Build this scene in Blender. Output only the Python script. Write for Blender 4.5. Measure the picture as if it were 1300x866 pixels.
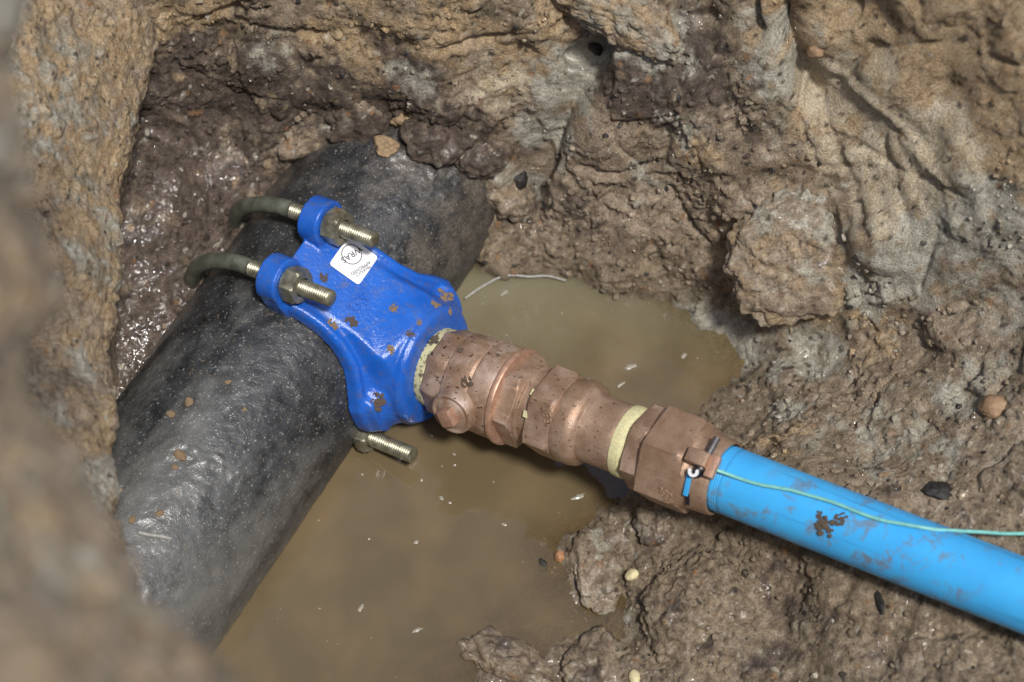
import bpy, bmesh, math, random
import numpy as np
from mathutils import Vector, Matrix
from mathutils.bvhtree import BVHTree

for o in list(bpy.data.objects):
    bpy.data.objects.remove(o, do_unlink=True)
scene = bpy.context.scene
C = scene.collection
R_ = math.radians

# ------------------------------------------------------------------ camera
PITCH = R_(62.5)
FPX = 2860.0                      # focal length in photograph pixels (1300 wide)
fw = np.array([0, math.cos(PITCH), -math.sin(PITCH)])
up = np.array([0, math.sin(PITCH), math.cos(PITCH)])
rt = np.array([1.0, 0, 0])
CAM = -2.0 * fw + np.array([0, 0, .03])
cd = bpy.data.cameras.new('camera')
cd.sensor_width = 36.0
cd.lens = FPX / 1300 * 36
cd.clip_start = .05
cd.clip_end = 500
cd.dof.use_dof = True
cd.dof.focus_distance = 1.90
cd.dof.aperture_fstop = 3.9
cam = bpy.data.objects.new('camera', cd)
C.objects.link(cam)
cam.location = CAM
cam.rotation_euler = (math.pi / 2 - PITCH, 0, 0)
scene.camera = cam

# ------------------------------------------------------------------ light
SUN_EL, SUN_AZ = R_(68), R_(-30)   # sun stands high behind the camera, a little to its right
sdir = Vector((-math.sin(SUN_AZ) * math.cos(SUN_EL), -math.cos(SUN_AZ) * math.cos(SUN_EL), math.sin(SUN_EL)))
w = bpy.data.worlds.new('World')
scene.world = w
w.use_nodes = True
nt = w.node_tree
sky = nt.nodes.new('ShaderNodeTexSky')
sky.sky_type = 'NISHITA'
sky.sun_disc = False
sky.sun_elevation = SUN_EL
sky.sun_rotation = math.atan2(sdir.x, sdir.y)
sky.dust_density = 2.0
bg = nt.nodes['Background']
bg.inputs['Strength'].default_value = .115
nt.links.new(sky.outputs[0], bg.inputs['Color'])
sl = bpy.data.lights.new('sun', 'SUN')
sl.energy = 2.9
sl.angle = R_(6.5)
sl.color = (1, .975, .94)
sun = bpy.data.objects.new('sun', sl)
C.objects.link(sun)
sun.location = (0, -2, 4)
sun.rotation_euler = sdir.to_track_quat('Z', 'Y').to_euler()
vs = scene.view_settings
vs.view_transform = 'Standard'
vs.look = 'None'
vs.exposure = 0.31
vs.gamma = 1.0
vs.use_curve_mapping = False

# ------------------------------------------------------------------ frames and rays
AZ, PHI = R_(30), R_(14.2)
Bv = np.array([math.sin(AZ), math.cos(AZ), 0])
Hv = np.array([math.cos(AZ), -math.sin(AZ), 0])
Zv = np.array([0, 0, 1.0])
Av = math.cos(PHI) * Hv + math.sin(PHI) * Zv
Nv = -math.sin(PHI) * Hv + math.cos(PHI) * Zv
ORG = np.array([-.18, .024, .03])
PR = .0955                        # radius of the black main
FITM = Matrix((( Av[0], Bv[0], Nv[0], ORG[0]), (Av[1], Bv[1], Nv[1], ORG[1]), (Av[2], Bv[2], Nv[2], ORG[2]), (0, 0, 0, 1)))
MAINM = Matrix(((Bv[0], -Hv[0], 0, ORG[0]), (Bv[1], -Hv[1], 0, ORG[1]), (Bv[2], -Hv[2], 1, ORG[2]), (0, 0, 0, 1)))


def ray(x, y):
    d = fw + rt * (x - 650) / FPX + up * (433 - y) / FPX
    return d


def at_z(x, y, z):
    d = ray(x, y)
    return CAM + d * (z - CAM[2]) / d[2]


def at_d(x, y, d):
    return CAM + ray(x, y) * d


def wor(l):
    return ORG + Av * l[0] + Bv * l[1] + Nv * l[2]


def to_loc(P):
    v = np.asarray(P) - ORG
    return np.array([v @ Av, v @ Bv, v @ Nv])


def hit_main(x, y, rad):
    d = ray(x, y); a = CAM - ORG
    dl = np.array([d @ Bv, d @ -Hv, d[2]]); al = np.array([a @ Bv, a @ -Hv, a[2]])
    return _cyl(d, dl, al, rad)


def hit_out(x, y, rad):
    d = ray(x, y); a = CAM - ORG
    dl = np.array([d @ Av, d @ Bv, d @ Nv]); al = np.array([a @ Av, a @ Bv, a @ Nv])
    return _cyl(d, dl, al, rad)


def _cyl(d, dl, al, rad):
    aa = dl[1] ** 2 + dl[2] ** 2; bb = al[1] * dl[1] + al[2] * dl[2]; cc = al[1] ** 2 + al[2] ** 2 - rad * rad
    t = (-bb - math.sqrt(max(0, bb * bb - aa * cc))) / aa
    return CAM + d * t


# ------------------------------------------------------------------ numpy noise
def _hash(ix, iy, iz, s):
    h = (ix.astype(np.uint32) * np.uint32(374761393) + iy.astype(np.uint32) * np.uint32(668265263)
         + iz.astype(np.uint32) * np.uint32(2147483647 - 5) + np.uint32((s * 974711 + 12345) & 0xffffffff))
    h ^= h >> np.uint32(13); h *= np.uint32(1274126177); h ^= h >> np.uint32(16); h *= np.uint32(2246822519); h ^= h >> np.uint32(13)
    return h


def gnoise(P, scale, seed=0):
    c, s = math.cos(.6 + seed), math.sin(.6 + seed)
    x = (P[:, 0] * c - P[:, 1] * s) / scale + 13.7 + seed * 3.1
    y1 = (P[:, 0] * s + P[:, 1] * c) / scale + 7.3
    z1 = P[:, 2] / scale + 3.9
    y = y1 * .8 - z1 * .6; z = y1 * .6 + z1 * .8
    xi, yi, zi = np.floor(x), np.floor(y), np.floor(z)
    fx, fy, fz = x - xi, y - yi, z - zi
    ix, iy, iz = xi.astype(np.int64), yi.astype(np.int64), zi.astype(np.int64)
    u, v, q = fx ** 3 * (fx * (fx * 6 - 15) + 10), fy ** 3 * (fy * (fy * 6 - 15) + 10), fz ** 3 * (fz * (fz * 6 - 15) + 10)
    out = 0
    for dx in (0, 1):
        for dy in (0, 1):
            for dz in (0, 1):
                h = _hash(ix + dx, iy + dy, iz + dz, seed)
                gx = (h & np.uint32(1023)).astype(np.float64) / 511.5 - 1
                gy = ((h >> np.uint32(10)) & np.uint32(1023)).astype(np.float64) / 511.5 - 1
                gz = ((h >> np.uint32(20)) & np.uint32(1023)).astype(np.float64) / 511.5 - 1
                g = gx * (fx - dx) + gy * (fy - dy) + gz * (fz - dz)
                out = out + g * (u if dx else 1 - u) * (v if dy else 1 - v) * (q if dz else 1 - q)
    return out * 1.35


def worley(P, scale, seed=0):
    """distance to the nearest and second cell point, and that cell's own random value"""
    x = (P[:, 0] * .83 - P[:, 1] * .56) / scale + 5.1 + seed; y = (P[:, 0] * .56 + P[:, 1] * .83) / scale + 9.7; z = P[:, 2] / scale + 2.3
    ix, iy, iz = (np.floor(v).astype(np.int64) for v in (x, y, z))
    f1 = np.full(len(P), 9.0); f2 = np.full(len(P), 9.0); cid = np.zeros(len(P))
    for dx in (-1, 0, 1):
        for dy in (-1, 0, 1):
            for dz in (-1, 0, 1):
                h = _hash(ix + dx, iy + dy, iz + dz, seed + 77)
                px = ix + dx + (h & np.uint32(1023)) / 1023.0
                py = iy + dy + ((h >> np.uint32(10)) & np.uint32(1023)) / 1023.0
                pz = iz + dz + ((h >> np.uint32(20)) & np.uint32(1023)) / 1023.0
                d = (px - x) ** 2 + (py - y) ** 2 + (pz - z) ** 2
                nearer = d < f1
                f2 = np.where(nearer, f1, np.minimum(f2, d))
                cid = np.where(nearer, ((h >> np.uint32(5)) & np.uint32(4095)) / 4095.0, cid)
                f1 = np.where(nearer, d, f1)
    return np.sqrt(f1), np.sqrt(f2), cid


def sstep(a, b, x):
    t = np.clip((x - a) / (b - a), 0, 1)
    return t * t * (3 - 2 * t)


# ------------------------------------------------------------------ mesh helpers
def link_obj(name, me, mat=None, parent=None, mw=None):
    o = bpy.data.objects.new(name, me)
    C.objects.link(o)
    if mat is not None and me is not None:
        if len(me.materials) == 0:
            me.materials.append(mat)
    if parent is not None:
        o.parent = parent
    if mw is not None:
        o.matrix_world = mw
    return o


def pydata(name, v, f, mat=None, parent=None, smooth=True, sharp=None, mw=None):
    me = bpy.data.meshes.new(name)
    me.from_pydata([tuple(map(float, p)) for p in v], [], f)
    me.update()
    if smooth:
        me.shade_smooth()
        if sharp:
            me.set_sharp_from_angle(angle=R_(sharp))
    return link_obj(name, me, mat, parent, mw)


def grid_mesh(name, P, mat=None, closed=False):
    """P: (rows, cols, 3) array -> fast quad mesh"""
    r, c = P.shape[:2]
    n = r * c
    idx = np.arange(n).reshape(r, c)
    if closed:
        idx = np.concatenate([idx, idx[:, :1]], axis=1)
    q = np.stack([idx[:-1, :-1], idx[:-1, 1:], idx[1:, 1:], idx[1:, :-1]], axis=-1).reshape(-1, 4)
    me = bpy.data.meshes.new(name)
    me.vertices.add(n)
    me.vertices.foreach_set('co', P.reshape(-1).astype(np.float32))
    me.loops.add(q.size)
    me.loops.foreach_set('vertex_index', q.reshape(-1).astype(np.int32))
    me.polygons.add(len(q))
    me.polygons.foreach_set('loop_start', np.arange(0, q.size, 4, dtype=np.int32))
    me.polygons.foreach_set('use_smooth', np.ones(len(q), dtype=bool))
    me.update(calc_edges=True)
    me.validate()
    return me, q


def grid_normals(P):
    du = np.gradient(P, axis=1); dv = np.gradient(P, axis=0)
    n = np.cross(du, dv)
    return n / (np.linalg.norm(n, axis=-1, keepdims=True) + 1e-12)


def tag(o, label=None, cat=None, group=None, kind=None):
    if label: o['label'] = label
    if cat: o['category'] = cat
    if group: o['group'] = group
    if kind: o['kind'] = kind
    return o


def empty(name, mw):
    o = bpy.data.objects.new(name, None)
    o.empty_display_size = .02
    C.objects.link(o)
    o.matrix_world = mw
    return o


def lathe(name, prof, mat, parent, seg=64, hexa=None, sharp=35, caps=True, rot=0.0):
    """revolve (x, r[, flat]) about local X; a third value turns that ring into a hexagon of that across-flats radius cut by r"""
    v, f = [], []
    for pt in prof:
        x, r = pt[0], pt[1]
        fl = pt[2] if len(pt) > 2 else None
        ns = pt[3] if len(pt) > 3 else 6
        for k in range(seg):
            a = 2 * math.pi * k / seg
            rr = r
            if fl:
                st = 2 * math.pi / ns
                m = ((a) % st) - st / 2
                rr = min(r, fl / math.cos(m))
            v.append((x, rr * math.cos(a + rot), rr * math.sin(a + rot)))
    n = len(prof)
    for i in range(n - 1):
        for k in range(seg):
            k2 = (k + 1) % seg
            f.append((i * seg + k, i * seg + k2, (i + 1) * seg + k2, (i + 1) * seg + k))
    if caps:
        f.append(tuple(range(seg - 1, -1, -1)))
        f.append(tuple((n - 1) * seg + k for k in range(seg)))
    me = bpy.data.meshes.new(name)
    me.from_pydata(v, [], [tuple(reversed(q)) for q in f])
    bm = bmesh.new(); bm.from_mesh(me); bmesh.ops.recalc_face_normals(bm, faces=bm.faces); bm.to_mesh(me); bm.free()
    me.shade_smooth()
    me.set_sharp_from_angle(angle=R_(sharp))
    return link_obj(name, me, mat, parent)


def tube(name, pts, rad, mat, parent=None, seg=16, cap=True, thread=None):
    """tube along a polyline; rad may be a list"""
    pts = [np.asarray(p, float) for p in pts]
    n = len(pts)
    T = [pts[min(i + 1, n - 1)] - pts[max(i - 1, 0)] for i in range(n)]
    T = [t / np.linalg.norm(t) for t in T]
    ref = np.array([0.13, .99, .05]) if abs(T[0][1]) < .9 else np.array([0, 0, 1.0])
    v, f = [], []
    nrm = None
    for i in range(n):
        if nrm is None:
            nrm = np.cross(T[i], ref)
        nrm = nrm - T[i] * (nrm @ T[i]); nrm /= np.linalg.norm(nrm)
        bn = np.cross(T[i], nrm)
        r = rad[i] if isinstance(rad, (list, tuple, np.ndarray)) else rad
        for k in range(seg):
            a = 2 * math.pi * k / seg
            v.append(pts[i] + r * (math.cos(a) * nrm + math.sin(a) * bn))
    for i in range(n - 1):
        for k in range(seg):
            k2 = (k + 1) % seg
            f.append((i * seg + k, i * seg + k2, (i + 1) * seg + k2, (i + 1) * seg + k))
    if cap:
        f.append(tuple(range(seg - 1, -1, -1))); f.append(tuple((n - 1) * seg + k for k in range(seg)))
    return pydata(name, v, f, mat, parent, sharp=50)


def box_mesh(name, size, mat, parent, loc=(0, 0, 0), rot=None, bevel=.001, segs=2):
    bm = bmesh.new()
    bmesh.ops.create_cube(bm, size=1)
    bmesh.ops.scale(bm, vec=size, verts=bm.verts)
    bmesh.ops.bevel(bm, geom=list(bm.edges), offset=bevel, segments=segs, affect='EDGES', profile=.6)
    if rot is not None:
        bmesh.ops.transform(bm, matrix=rot, verts=bm.verts)
    bmesh.ops.translate(bm, vec=loc, verts=bm.verts)
    me = bpy.data.meshes.new(name); bm.to_mesh(me); bm.free()
    me.shade_smooth(); me.set_sharp_from_angle(angle=R_(40))
    return link_obj(name, me, mat, parent)


# ------------------------------------------------------------------ materials
def mat_new(name):
    m = bpy.data.materials.new(name)
    m.use_nodes = True
    t = m.node_tree
    return m, t, t.nodes['Principled BSDF']


def N(t, typ, **kw):
    n = t.nodes.new(typ)
    for k, val in kw.items():
        if k in n.inputs.keys() if isinstance(k, str) else False:
            n.inputs[k].default_value = val
        else:
            setattr(n, k, val)
    return n


def noise(t, scale, detail=4, rough=.55, vec=None, dist=0.0):
    n = t.nodes.new('ShaderNodeTexNoise')
    n.inputs['Scale'].default_value = scale
    n.inputs['Detail'].default_value = detail
    n.inputs['Roughness'].default_value = rough
    n.inputs['Distortion'].default_value = dist
    if vec is not None:
        t.links.new(vec, n.inputs['Vector'])
    return n.outputs['Fac']


def ramp(t, fac, stops):
    n = t.nodes.new('ShaderNodeValToRGB')
    e = n.color_ramp.elements
    while len(e) < len(stops):
        e.new(.5)
    for k, (p, c) in enumerate(stops):
        e[k].position = p
        e[k].color = (c, c, c, 1) if isinstance(c, (int, float)) else (*c, 1)
    t.links.new(fac, n.inputs['Fac'])
    return n.outputs['Color']


def mix(t, fac, a, b, typ='MIX'):
    n = t.nodes.new('ShaderNodeMix')
    n.data_type = 'RGBA'; n.blend_type = typ
    for s, val in ((n.inputs[0], fac), (n.inputs[6], a), (n.inputs[7], b)):
        if isinstance(val, (int, float)):
            s.default_value = val
        elif isinstance(val, tuple):
            s.default_value = (*val, 1)
        else:
            t.links.new(val, s)
    return n.outputs[2]


def mth(t, op, a, b=0.0, clamp=False):
    n = t.nodes.new('ShaderNodeMath'); n.operation = op; n.use_clamp = clamp
    for s, val in ((n.inputs[0], a), (n.inputs[1], b)):
        if isinstance(val, (int, float)):
            s.default_value = val
        else:
            t.links.new(val, s)
    return n.outputs[0]


def bump(t, h, strength, dist, prev=None):
    n = t.nodes.new('ShaderNodeBump')
    n.inputs['Strength'].default_value = strength
    n.inputs['Distance'].default_value = dist
    t.links.new(h, n.inputs['Height'])
    if prev is not None:
        t.links.new(prev, n.inputs['Normal'])
    return n.outputs['Normal']


def coords(t, which='Object'):
    return t.nodes.new('ShaderNodeTexCoord').outputs[which]


def setin(t, b, name, val):
    if isinstance(val, (int, float)):
        b.inputs[name].default_value = val
    elif isinstance(val, tuple):
        b.inputs[name].default_value = (*val, 1) if len(val) == 3 else val
    else:
        t.links.new(val, b.inputs[name])


OCHRE = ((.345, .240, .130), (.45, .345, .215), (.235, .155, .080))
GREYC = ((.33, .305, .235), (.45, .425, .35), (.20, .185, .135))
PURPLE = ((.080, .058, .043), (.150, .113, .088), (.034, .024, .018))
BROWN = ((.190, .143, .092), (.315, .250, .172), (.090, .066, .042))
PINK = ((.250, .190, .130), (.375, .300, .215), (.125, .090, .060))
PALE = ((.42, .345, .230), (.50, .43, .315), (.33, .255, .155))


def fbm(Q, scale, seed, octs=4, gain=.55):
    o = 0; a = 1.0; tot = 0
    for k in range(octs):
        o = o + a * gnoise(Q, scale / 2.03 ** k, seed + 17 * k); tot += a; a *= gain
    return o / tot * 1.5


def soil_rgb(Q, ochre, grey, purple, pink, pale=None, seed=0):
    """pigment of the soil: bands of ochre, grey, purple-brown and pinkish clay mottled into brown earth"""
    t1 = np.clip(.5 + 1.0 * fbm(Q, .022, 60 + seed, 5, .75), 0, 1)[:, None]
    t2 = np.clip(.5 + 1.1 * fbm(Q, .0075, 70 + seed, 2, .7), 0, 1)[:, None]
    e1 = fbm(Q, .05, 80 + seed, 5, .62)
    e2 = fbm(Q, .02, 90 + seed, 4, .65)

    def tone(c):
        d, m_, l = np.array(c[2]), np.array(c[0]), np.array(c[1])
        x = d + (m_ - d) * np.minimum(1, t1 * 1.5)
        return x + (l - x) * (t2 * .8)
    col = tone(BROWN)
    layers = [(ochre, OCHRE), (purple, PURPLE), (pink, PINK), (grey, GREYC)] + ([(pale, PALE)] if pale is not None else [])
    for k, (wgt, c) in enumerate(layers):
        q = wgt + .70 * (e1 if k % 2 else -e1) + .60 * (e2 if k > 1 else -e2)
        f = sstep(.30, .75, q) * np.clip(wgt * 3.5, 0, 1)
        col = col + (tone(c) - col) * f[:, None]
    for sc, th_, c, sd in ((.0075, .50, (.020, .016, .013), 1), (.0060, .52, (.42, .385, .31), 2), (.010, .57, (.26, .14, .065), 3), (.013, .58, (.30, .22, .13), 4), (.0045, .47, (.05, .035, .025), 5)):
        f = sstep(th_, th_ + .10, gnoise(Q, sc, 130 + sd + seed)) * .8
        col = col + (np.array(c) - col) * f[:, None]
    return col


def soil_material(film=False):
    m, t, b = mat_new('wet_soil' if film else 'soil')
    co = coords(t)
    a1 = t.nodes.new('ShaderNodeAttribute'); a1.attribute_name = 'pigment'
    a2 = t.nodes.new('ShaderNodeAttribute'); a2.attribute_name = 'moisture'
    ng = noise(t, 480, 4, .72, co)
    f2 = ramp(t, ng, [(.32, .55), (.68, 1.42)])
    setin(t, b, 'Base Color', mix(t, 1.0, a1.outputs['Color'], f2, 'MULTIPLY'))
    wet = a2.outputs['Fac']
    setin(t, b, 'Roughness', mth(t, 'SUBTRACT', .85, mth(t, 'MULTIPLY', wet, .3)))
    setin(t, b, 'Coat Weight', wet)
    b.inputs['Coat Roughness'].default_value = .07
    b.inputs['Specular IOR Level'].default_value = .3
    n1 = bump(t, ng, .8, .0030)
    t.links.new(n1, b.inputs['Normal'])
    if film:      # the water film lies smoother than the grains under it
        fa = t.nodes.new('ShaderNodeAttribute'); fa.attribute_name = 'film_normal'
        t.links.new(bump(t, noise(t, 210, 2, .5, co), 1.0, .0024, fa.outputs['Vector']), b.inputs['Coat Normal'])
        b.inputs['Coat Roughness'].default_value = .06
        b.inputs['Coat IOR'].default_value = 1.6
    else:
        t.links.new(bump(t, noise(t, 230, 3, .55, co), 1.0, .0016), b.inputs['Coat Normal'])
    return m


def plain(name, c, rough=.6, var=.25, scale=200, metal=0.0, bmp=.3, spec=.5, coat=0.0):
    m, t, b = mat_new(name)
    co = coords(t)
    n = noise(t, scale, 5, .6, co)
    dark = tuple(x * (1 - var) for x in c); lite = tuple(min(1, x * (1 + var)) for x in c)
    setin(t, b, 'Base Color', mix(t, ramp(t, n, [(.35, 0.0), (.65, 1.0)]), dark, lite))
    b.inputs['Roughness'].default_value = rough
    b.inputs['Metallic'].default_value = metal
    b.inputs['Specular IOR Level'].default_value = spec
    b.inputs['Coat Weight'].default_value = coat
    b.inputs['Coat Roughness'].default_value = .1
    t.links.new(bump(t, noise(t, scale * 3, 3, .6, co), bmp, .0008), b.inputs['Normal'])
    return m


def bronze(name, dust=.3):
    m, t, b = mat_new(name)
    co = coords(t)
    n = noise(t, 60, 5, .6, co)
    g = noise(t, 900, 3, .6, co)
    col = mix(t, ramp(t, n, [(.3, 0.0), (.7, 1.0)]), (.330, .205, .130), (.48, .330, .225))
    col = mix(t, mth(t, 'MULTIPLY', ramp(t, g, [(.4, 0.0), (.6, 1.0)]), .35), col, (.22, .125, .08))
    du = ramp(t, noise(t, 38, 6, .65, co, .4), [(.45, 0.0), (.7, 1.0)])
    col = mix(t, mth(t, 'MULTIPLY', du, dust), col, (.56, .45, .39))
    sp = ramp(t, noise(t, 260, 2, .5, co), [(.655, 0.0), (.68, 1.0)])
    col = mix(t, mth(t, 'MULTIPLY', sp, min(1, dust * 1.6)), col, (.05, .032, .022))
    setin(t, b, 'Base Color', col)
    setin(t, b, 'Metallic', mth(t, 'SUBTRACT', .50, mth(t, 'MULTIPLY', du, dust * .5)))
    setin(t, b, 'Roughness', mth(t, 'ADD', .32, mth(t, 'MULTIPLY', n, .2)))
    bv = t.nodes.new('ShaderNodeBevel'); bv.samples = 4; bv.inputs['Radius'].default_value = .0011
    t.links.new(bump(t, g, .5, .0008, bump(t, noise(t, 130, 4, .6, co), .22, .0015, bv.outputs[0])), b.inputs['Normal'])
    return m


def black_pipe_material():
    m, t, b = mat_new('black_pipe_coating')
    co = coords(t)
    mpp = t.nodes.new('ShaderNodeMapping'); mpp.inputs['Scale'].default_value = (.45, 1.5, 1.5); t.links.new(co, mpp.inputs[0])
    n1 = noise(t, 9, 6, .62, mpp.outputs[0], .7)
    n2 = noise(t, 45, 6, .65, co)
    n3 = noise(t, 620, 2, .6, co)
    sp = t.nodes.new('ShaderNodeSeparateXYZ'); t.links.new(co, sp.inputs[0])
    base = mix(t, ramp(t, n2, [(.35, 0.0), (.68, 1.0)]), (.010, .011, .012), (.045, .047, .050))
    # dried silt, thicker towards the near end
    near = mth(t, 'ADD', mth(t, 'MULTIPLY', mth(t, 'ADD', sp.outputs[0], .10), -1.9), mth(t, 'MULTIPLY', mth(t, 'SUBTRACT', n1, .5), 1.9))
    dust = ramp(t, mth(t, 'ADD', mth(t, 'ADD', near, .25), mth(t, 'MULTIPLY', mth(t, 'SUBTRACT', n2, .5), .7)), [(.15, 0.0), (.85, .9)])
    base = mix(t, mth(t, 'MULTIPLY', dust, .8), base, (.175, .172, .155))
    base = mix(t, mth(t, 'MULTIPLY', ramp(t, n3, [(.48, 0.0), (.64, 1.0)]), mth(t, 'ADD', .10, mth(t, 'MULTIPLY', dust, .35))), base, (.17, .165, .15))
    base = mix(t, ramp(t, noise(t, 520, 2, .5, co, .2), [(.66, 0.0), (.70, .8)]), base, (.34, .32, .29))
    base = mix(t, ramp(t, noise(t, 300, 3, .55, co), [(.64, 0.0), (.70, .7)]), base, (.17, .125, .075))
    # tan crust low on the flank over the water
    low = mth(t, 'ADD', mth(t, 'MULTIPLY', sp.outputs[2], -14.0), mth(t, 'MULTIPLY', mth(t, 'SUBTRACT', n2, .5), 3.0))
    low = mth(t, 'MULTIPLY', ramp(t, low, [(.10, 0.0), (.6, .75)]), ramp(t, near, [(.1, 0.0), (.7, 1.0)]))
    base = mix(t, low, base, (.26, .22, .145))
    # soil smeared over the far end, where the pipe enters the bank
    end = mth(t, 'ADD', mth(t, 'MULTIPLY', sp.outputs[0], 4.0), mth(t, 'MULTIPLY', mth(t, 'SUBTRACT', n1, .5), 2.2))
    end = ramp(t, mth(t, 'ADD', end, mth(t, 'MULTIPLY', mth(t, 'SUBTRACT', n2, .5), 2.0)), [(.25, 0.0), (.95, .8)])
    base = mix(t, end, base, mix(t, ramp(t, n3, [(.4, 0.0), (.62, 1.0)]), mix(t, n2, (.028, .023, .018), (.085, .070, .052)), (.18, .150, .112)))
    setin(t, b, 'Base Color', base)
    setin(t, b, 'Roughness', mth(t, 'ADD', .30, mth(t, 'MULTIPLY', n2, .3)))
    setin(t, b, 'Coat Weight', ramp(t, n1, [(.40, .1), (.6, .6)]))
    b.inputs['Coat Roughness'].default_value = .14
    b.inputs['Specular IOR Level'].default_value = .5
    nn = bump(t, n3, .35, .0012, bump(t, noise(t, 60, 3, .6, co), .28, .004))
    t.links.new(nn, b.inputs['Normal']); t.links.new(nn, b.inputs['Coat Normal'])
    return m


def blue_enamel():
    m, t, b = mat_new('blue_epoxy')
    co = coords(t)
    n = noise(t, 40, 5, .6, co)
    col = mix(t, ramp(t, n, [(.3, 0.0), (.7, 1.0)]), (.008, .085, .42), (.012, .125, .56))
    du = ramp(t, noise(t, 120, 6, .7, co, .3), [(.54, 0.0), (.70, .5)])
    col = mix(t, du, col, (.10, .09, .10))
    col = mix(t, ramp(t, noise(t, 190, 6, .75, co), [(.63, 0.0), (.69, .8)]), col, (.10, .075, .055))
    col = mix(t, mth(t, 'MULTIPLY', ramp(t, noise(t, 26, 5, .65, co, .4), [(.42, 0.0), (.70, 1.0)]), .09), col, (.20, .24, .34))
    smear = ramp(t, noise(t, 34, 7, .72, co, 1.2), [(.56, 0.0), (.66, .55)])
    col = mix(t, smear, col, (.085, .085, .10))
    setin(t, b, 'Base Color', col)
    setin(t, b, 'Roughness', mth(t, 'ADD', .2, mth(t, 'MULTIPLY', mth(t, 'ADD', du, smear), .45)))
    b.inputs['Specular IOR Level'].default_value = .5
    t.links.new(bump(t, noise(t, 320, 4, .65, co), .4, .0014, bump(t, noise(t, 50, 3, .5, co), .2, .003)), b.inputs['Normal'])
    return m


def blue_plastic():
    m, t, b = mat_new('blue_polyethylene')
    co = coords(t)
    mp = t.nodes.new('ShaderNodeMapping'); mp.inputs['Scale'].default_value = (6, 150, 150)
    t.links.new(co, mp.inputs[0])
    st = noise(t, 1.0, 4, .6, mp.outputs[0])
    n = noise(t, 30, 5, .6, co)
    col = mix(t, ramp(t, n, [(.3, 0.0), (.7, 1.0)]), (.05, .36, .75), (.06, .42, .82))
    col = mix(t, ramp(t, st, [(.60, 0.0), (.72, .55)]), col, (.02, .12, .25))
    du = mth(t, 'MULTIPLY', ramp(t, noise(t, 55, 7, .7, co, .5), [(.52, 0.0), (.64, .75)]), ramp(t, noise(t, 9, 3, .5, co), [(.40, 0.0), (.54, 1.0)]))
    col = mix(t, du, col, (.17, .135, .09))
    setin(t, b, 'Base Color', col)
    setin(t, b, 'Roughness', mth(t, 'ADD', .30, mth(t, 'MULTIPLY', du, .35)))
    b.inputs['Specular IOR Level'].default_value = .35
    t.links.new(bump(t, noise(t, 300, 3, .6, co), .12, .001), b.inputs['Normal'])
    return m


def water_material():
    m = bpy.data.materials.new('muddy_water'); m.use_nodes = True
    t = m.node_tree
    t.nodes.remove(t.nodes['Principled BSDF'])
    out = t.nodes['Material Output']
    co = coords(t)
    n1 = noise(t, 6, 3, .5, co, .8)
    n2 = noise(t, 16, 3, .5, co, .4)
    col = mix(t, ramp(t, n1, [(.25, 0.0), (.75, 1.0)]), (.115, .088, .046), (.165, .125, .068))
    col = mix(t, ramp(t, n2, [(.42, 0.0), (.80, .7)]), col, (.225, .158, .082))
    # silt of a greener grey where the pool runs in behind the fitting
    sp = t.nodes.new('ShaderNodeSeparateXYZ'); t.links.new(co, sp.inputs[0])
    gy = ramp(t, mth(t, 'ADD', mth(t, 'MULTIPLY', sp.outputs[1], 5.0), mth(t, 'MULTIPLY', n1, .7)), [(.2, 0.0), (.7, 1.0)])
    col = mix(t, gy, col, (.200, .178, .112))
    df = t.nodes.new('ShaderNodeBsdfDiffuse'); t.links.new(col, df.inputs[0])
    tr = t.nodes.new('ShaderNodeBsdfTransparent'); tr.inputs[0].default_value = (.86, .76, .56, 1)
    m1 = t.nodes.new('ShaderNodeMixShader')
    da = t.nodes.new('ShaderNodeAttribute'); da.attribute_name = 'depth'
    tau = mth(t, 'MULTIPLY', da.outputs['Fac'], mth(t, 'ADD', 45.0, mth(t, 'MULTIPLY', n2, 40.0)))
    fac = mth(t, 'SUBTRACT', .90, mth(t, 'MULTIPLY', mth(t, 'EXPONENT', mth(t, 'MULTIPLY', tau, -1.0)), .62))
    t.links.new(fac, m1.inputs[0]); t.links.new(tr.outputs[0], m1.inputs[1]); t.links.new(df.outputs[0], m1.inputs[2])
    gl = t.nodes.new('ShaderNodeBsdfGlossy'); gl.inputs['Roughness'].default_value = .03
    gl.inputs[0].default_value = (1, 1, 1, 1)
    nb = bump(t, noise(t, 18, 3, .5, co), .10, .01, bump(t, noise(t, 70, 2, .5, co), .05, .004))
    t.links.new(nb, gl.inputs['Normal'])
    fr = t.nodes.new('ShaderNodeFresnel'); fr.inputs[0].default_value = 1.5
    t.links.new(nb, fr.inputs['Normal'])
    m2 = t.nodes.new('ShaderNodeMixShader')
    t.links.new(fr.outputs[0], m2.inputs[0]); t.links.new(m1.outputs[0], m2.inputs[1]); t.links.new(gl.outputs[0], m2.inputs[2])
    t.links.new(m2.outputs[0], out.inputs[0])
    return m


def zinc():
    m, t, b = mat_new('zinc_plated_steel')
    co = coords(t)
    n = noise(t, 120, 5, .6, co)
    col = mix(t, ramp(t, n, [(.35, 0.0), (.65, 1.0)]), (.20, .19, .13), (.40, .385, .29))
    rust = ramp(t, noise(t, 70, 6, .65, co, .3), [(.6, 0.0), (.68, .8)])
    col = mix(t, rust, col, (.17, .085, .04))
    setin(t, b, 'Base Color', col)
    setin(t, b, 'Metallic', mth(t, 'SUBTRACT', .75, mth(t, 'MULTIPLY', rust, .7)))
    setin(t, b, 'Roughness', mth(t, 'ADD', .3, mth(t, 'MULTIPLY', n, .25)))
    t.links.new(bump(t, noise(t, 500, 3, .6, co), .3, .0006), b.inputs['Normal'])
    return m


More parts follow.
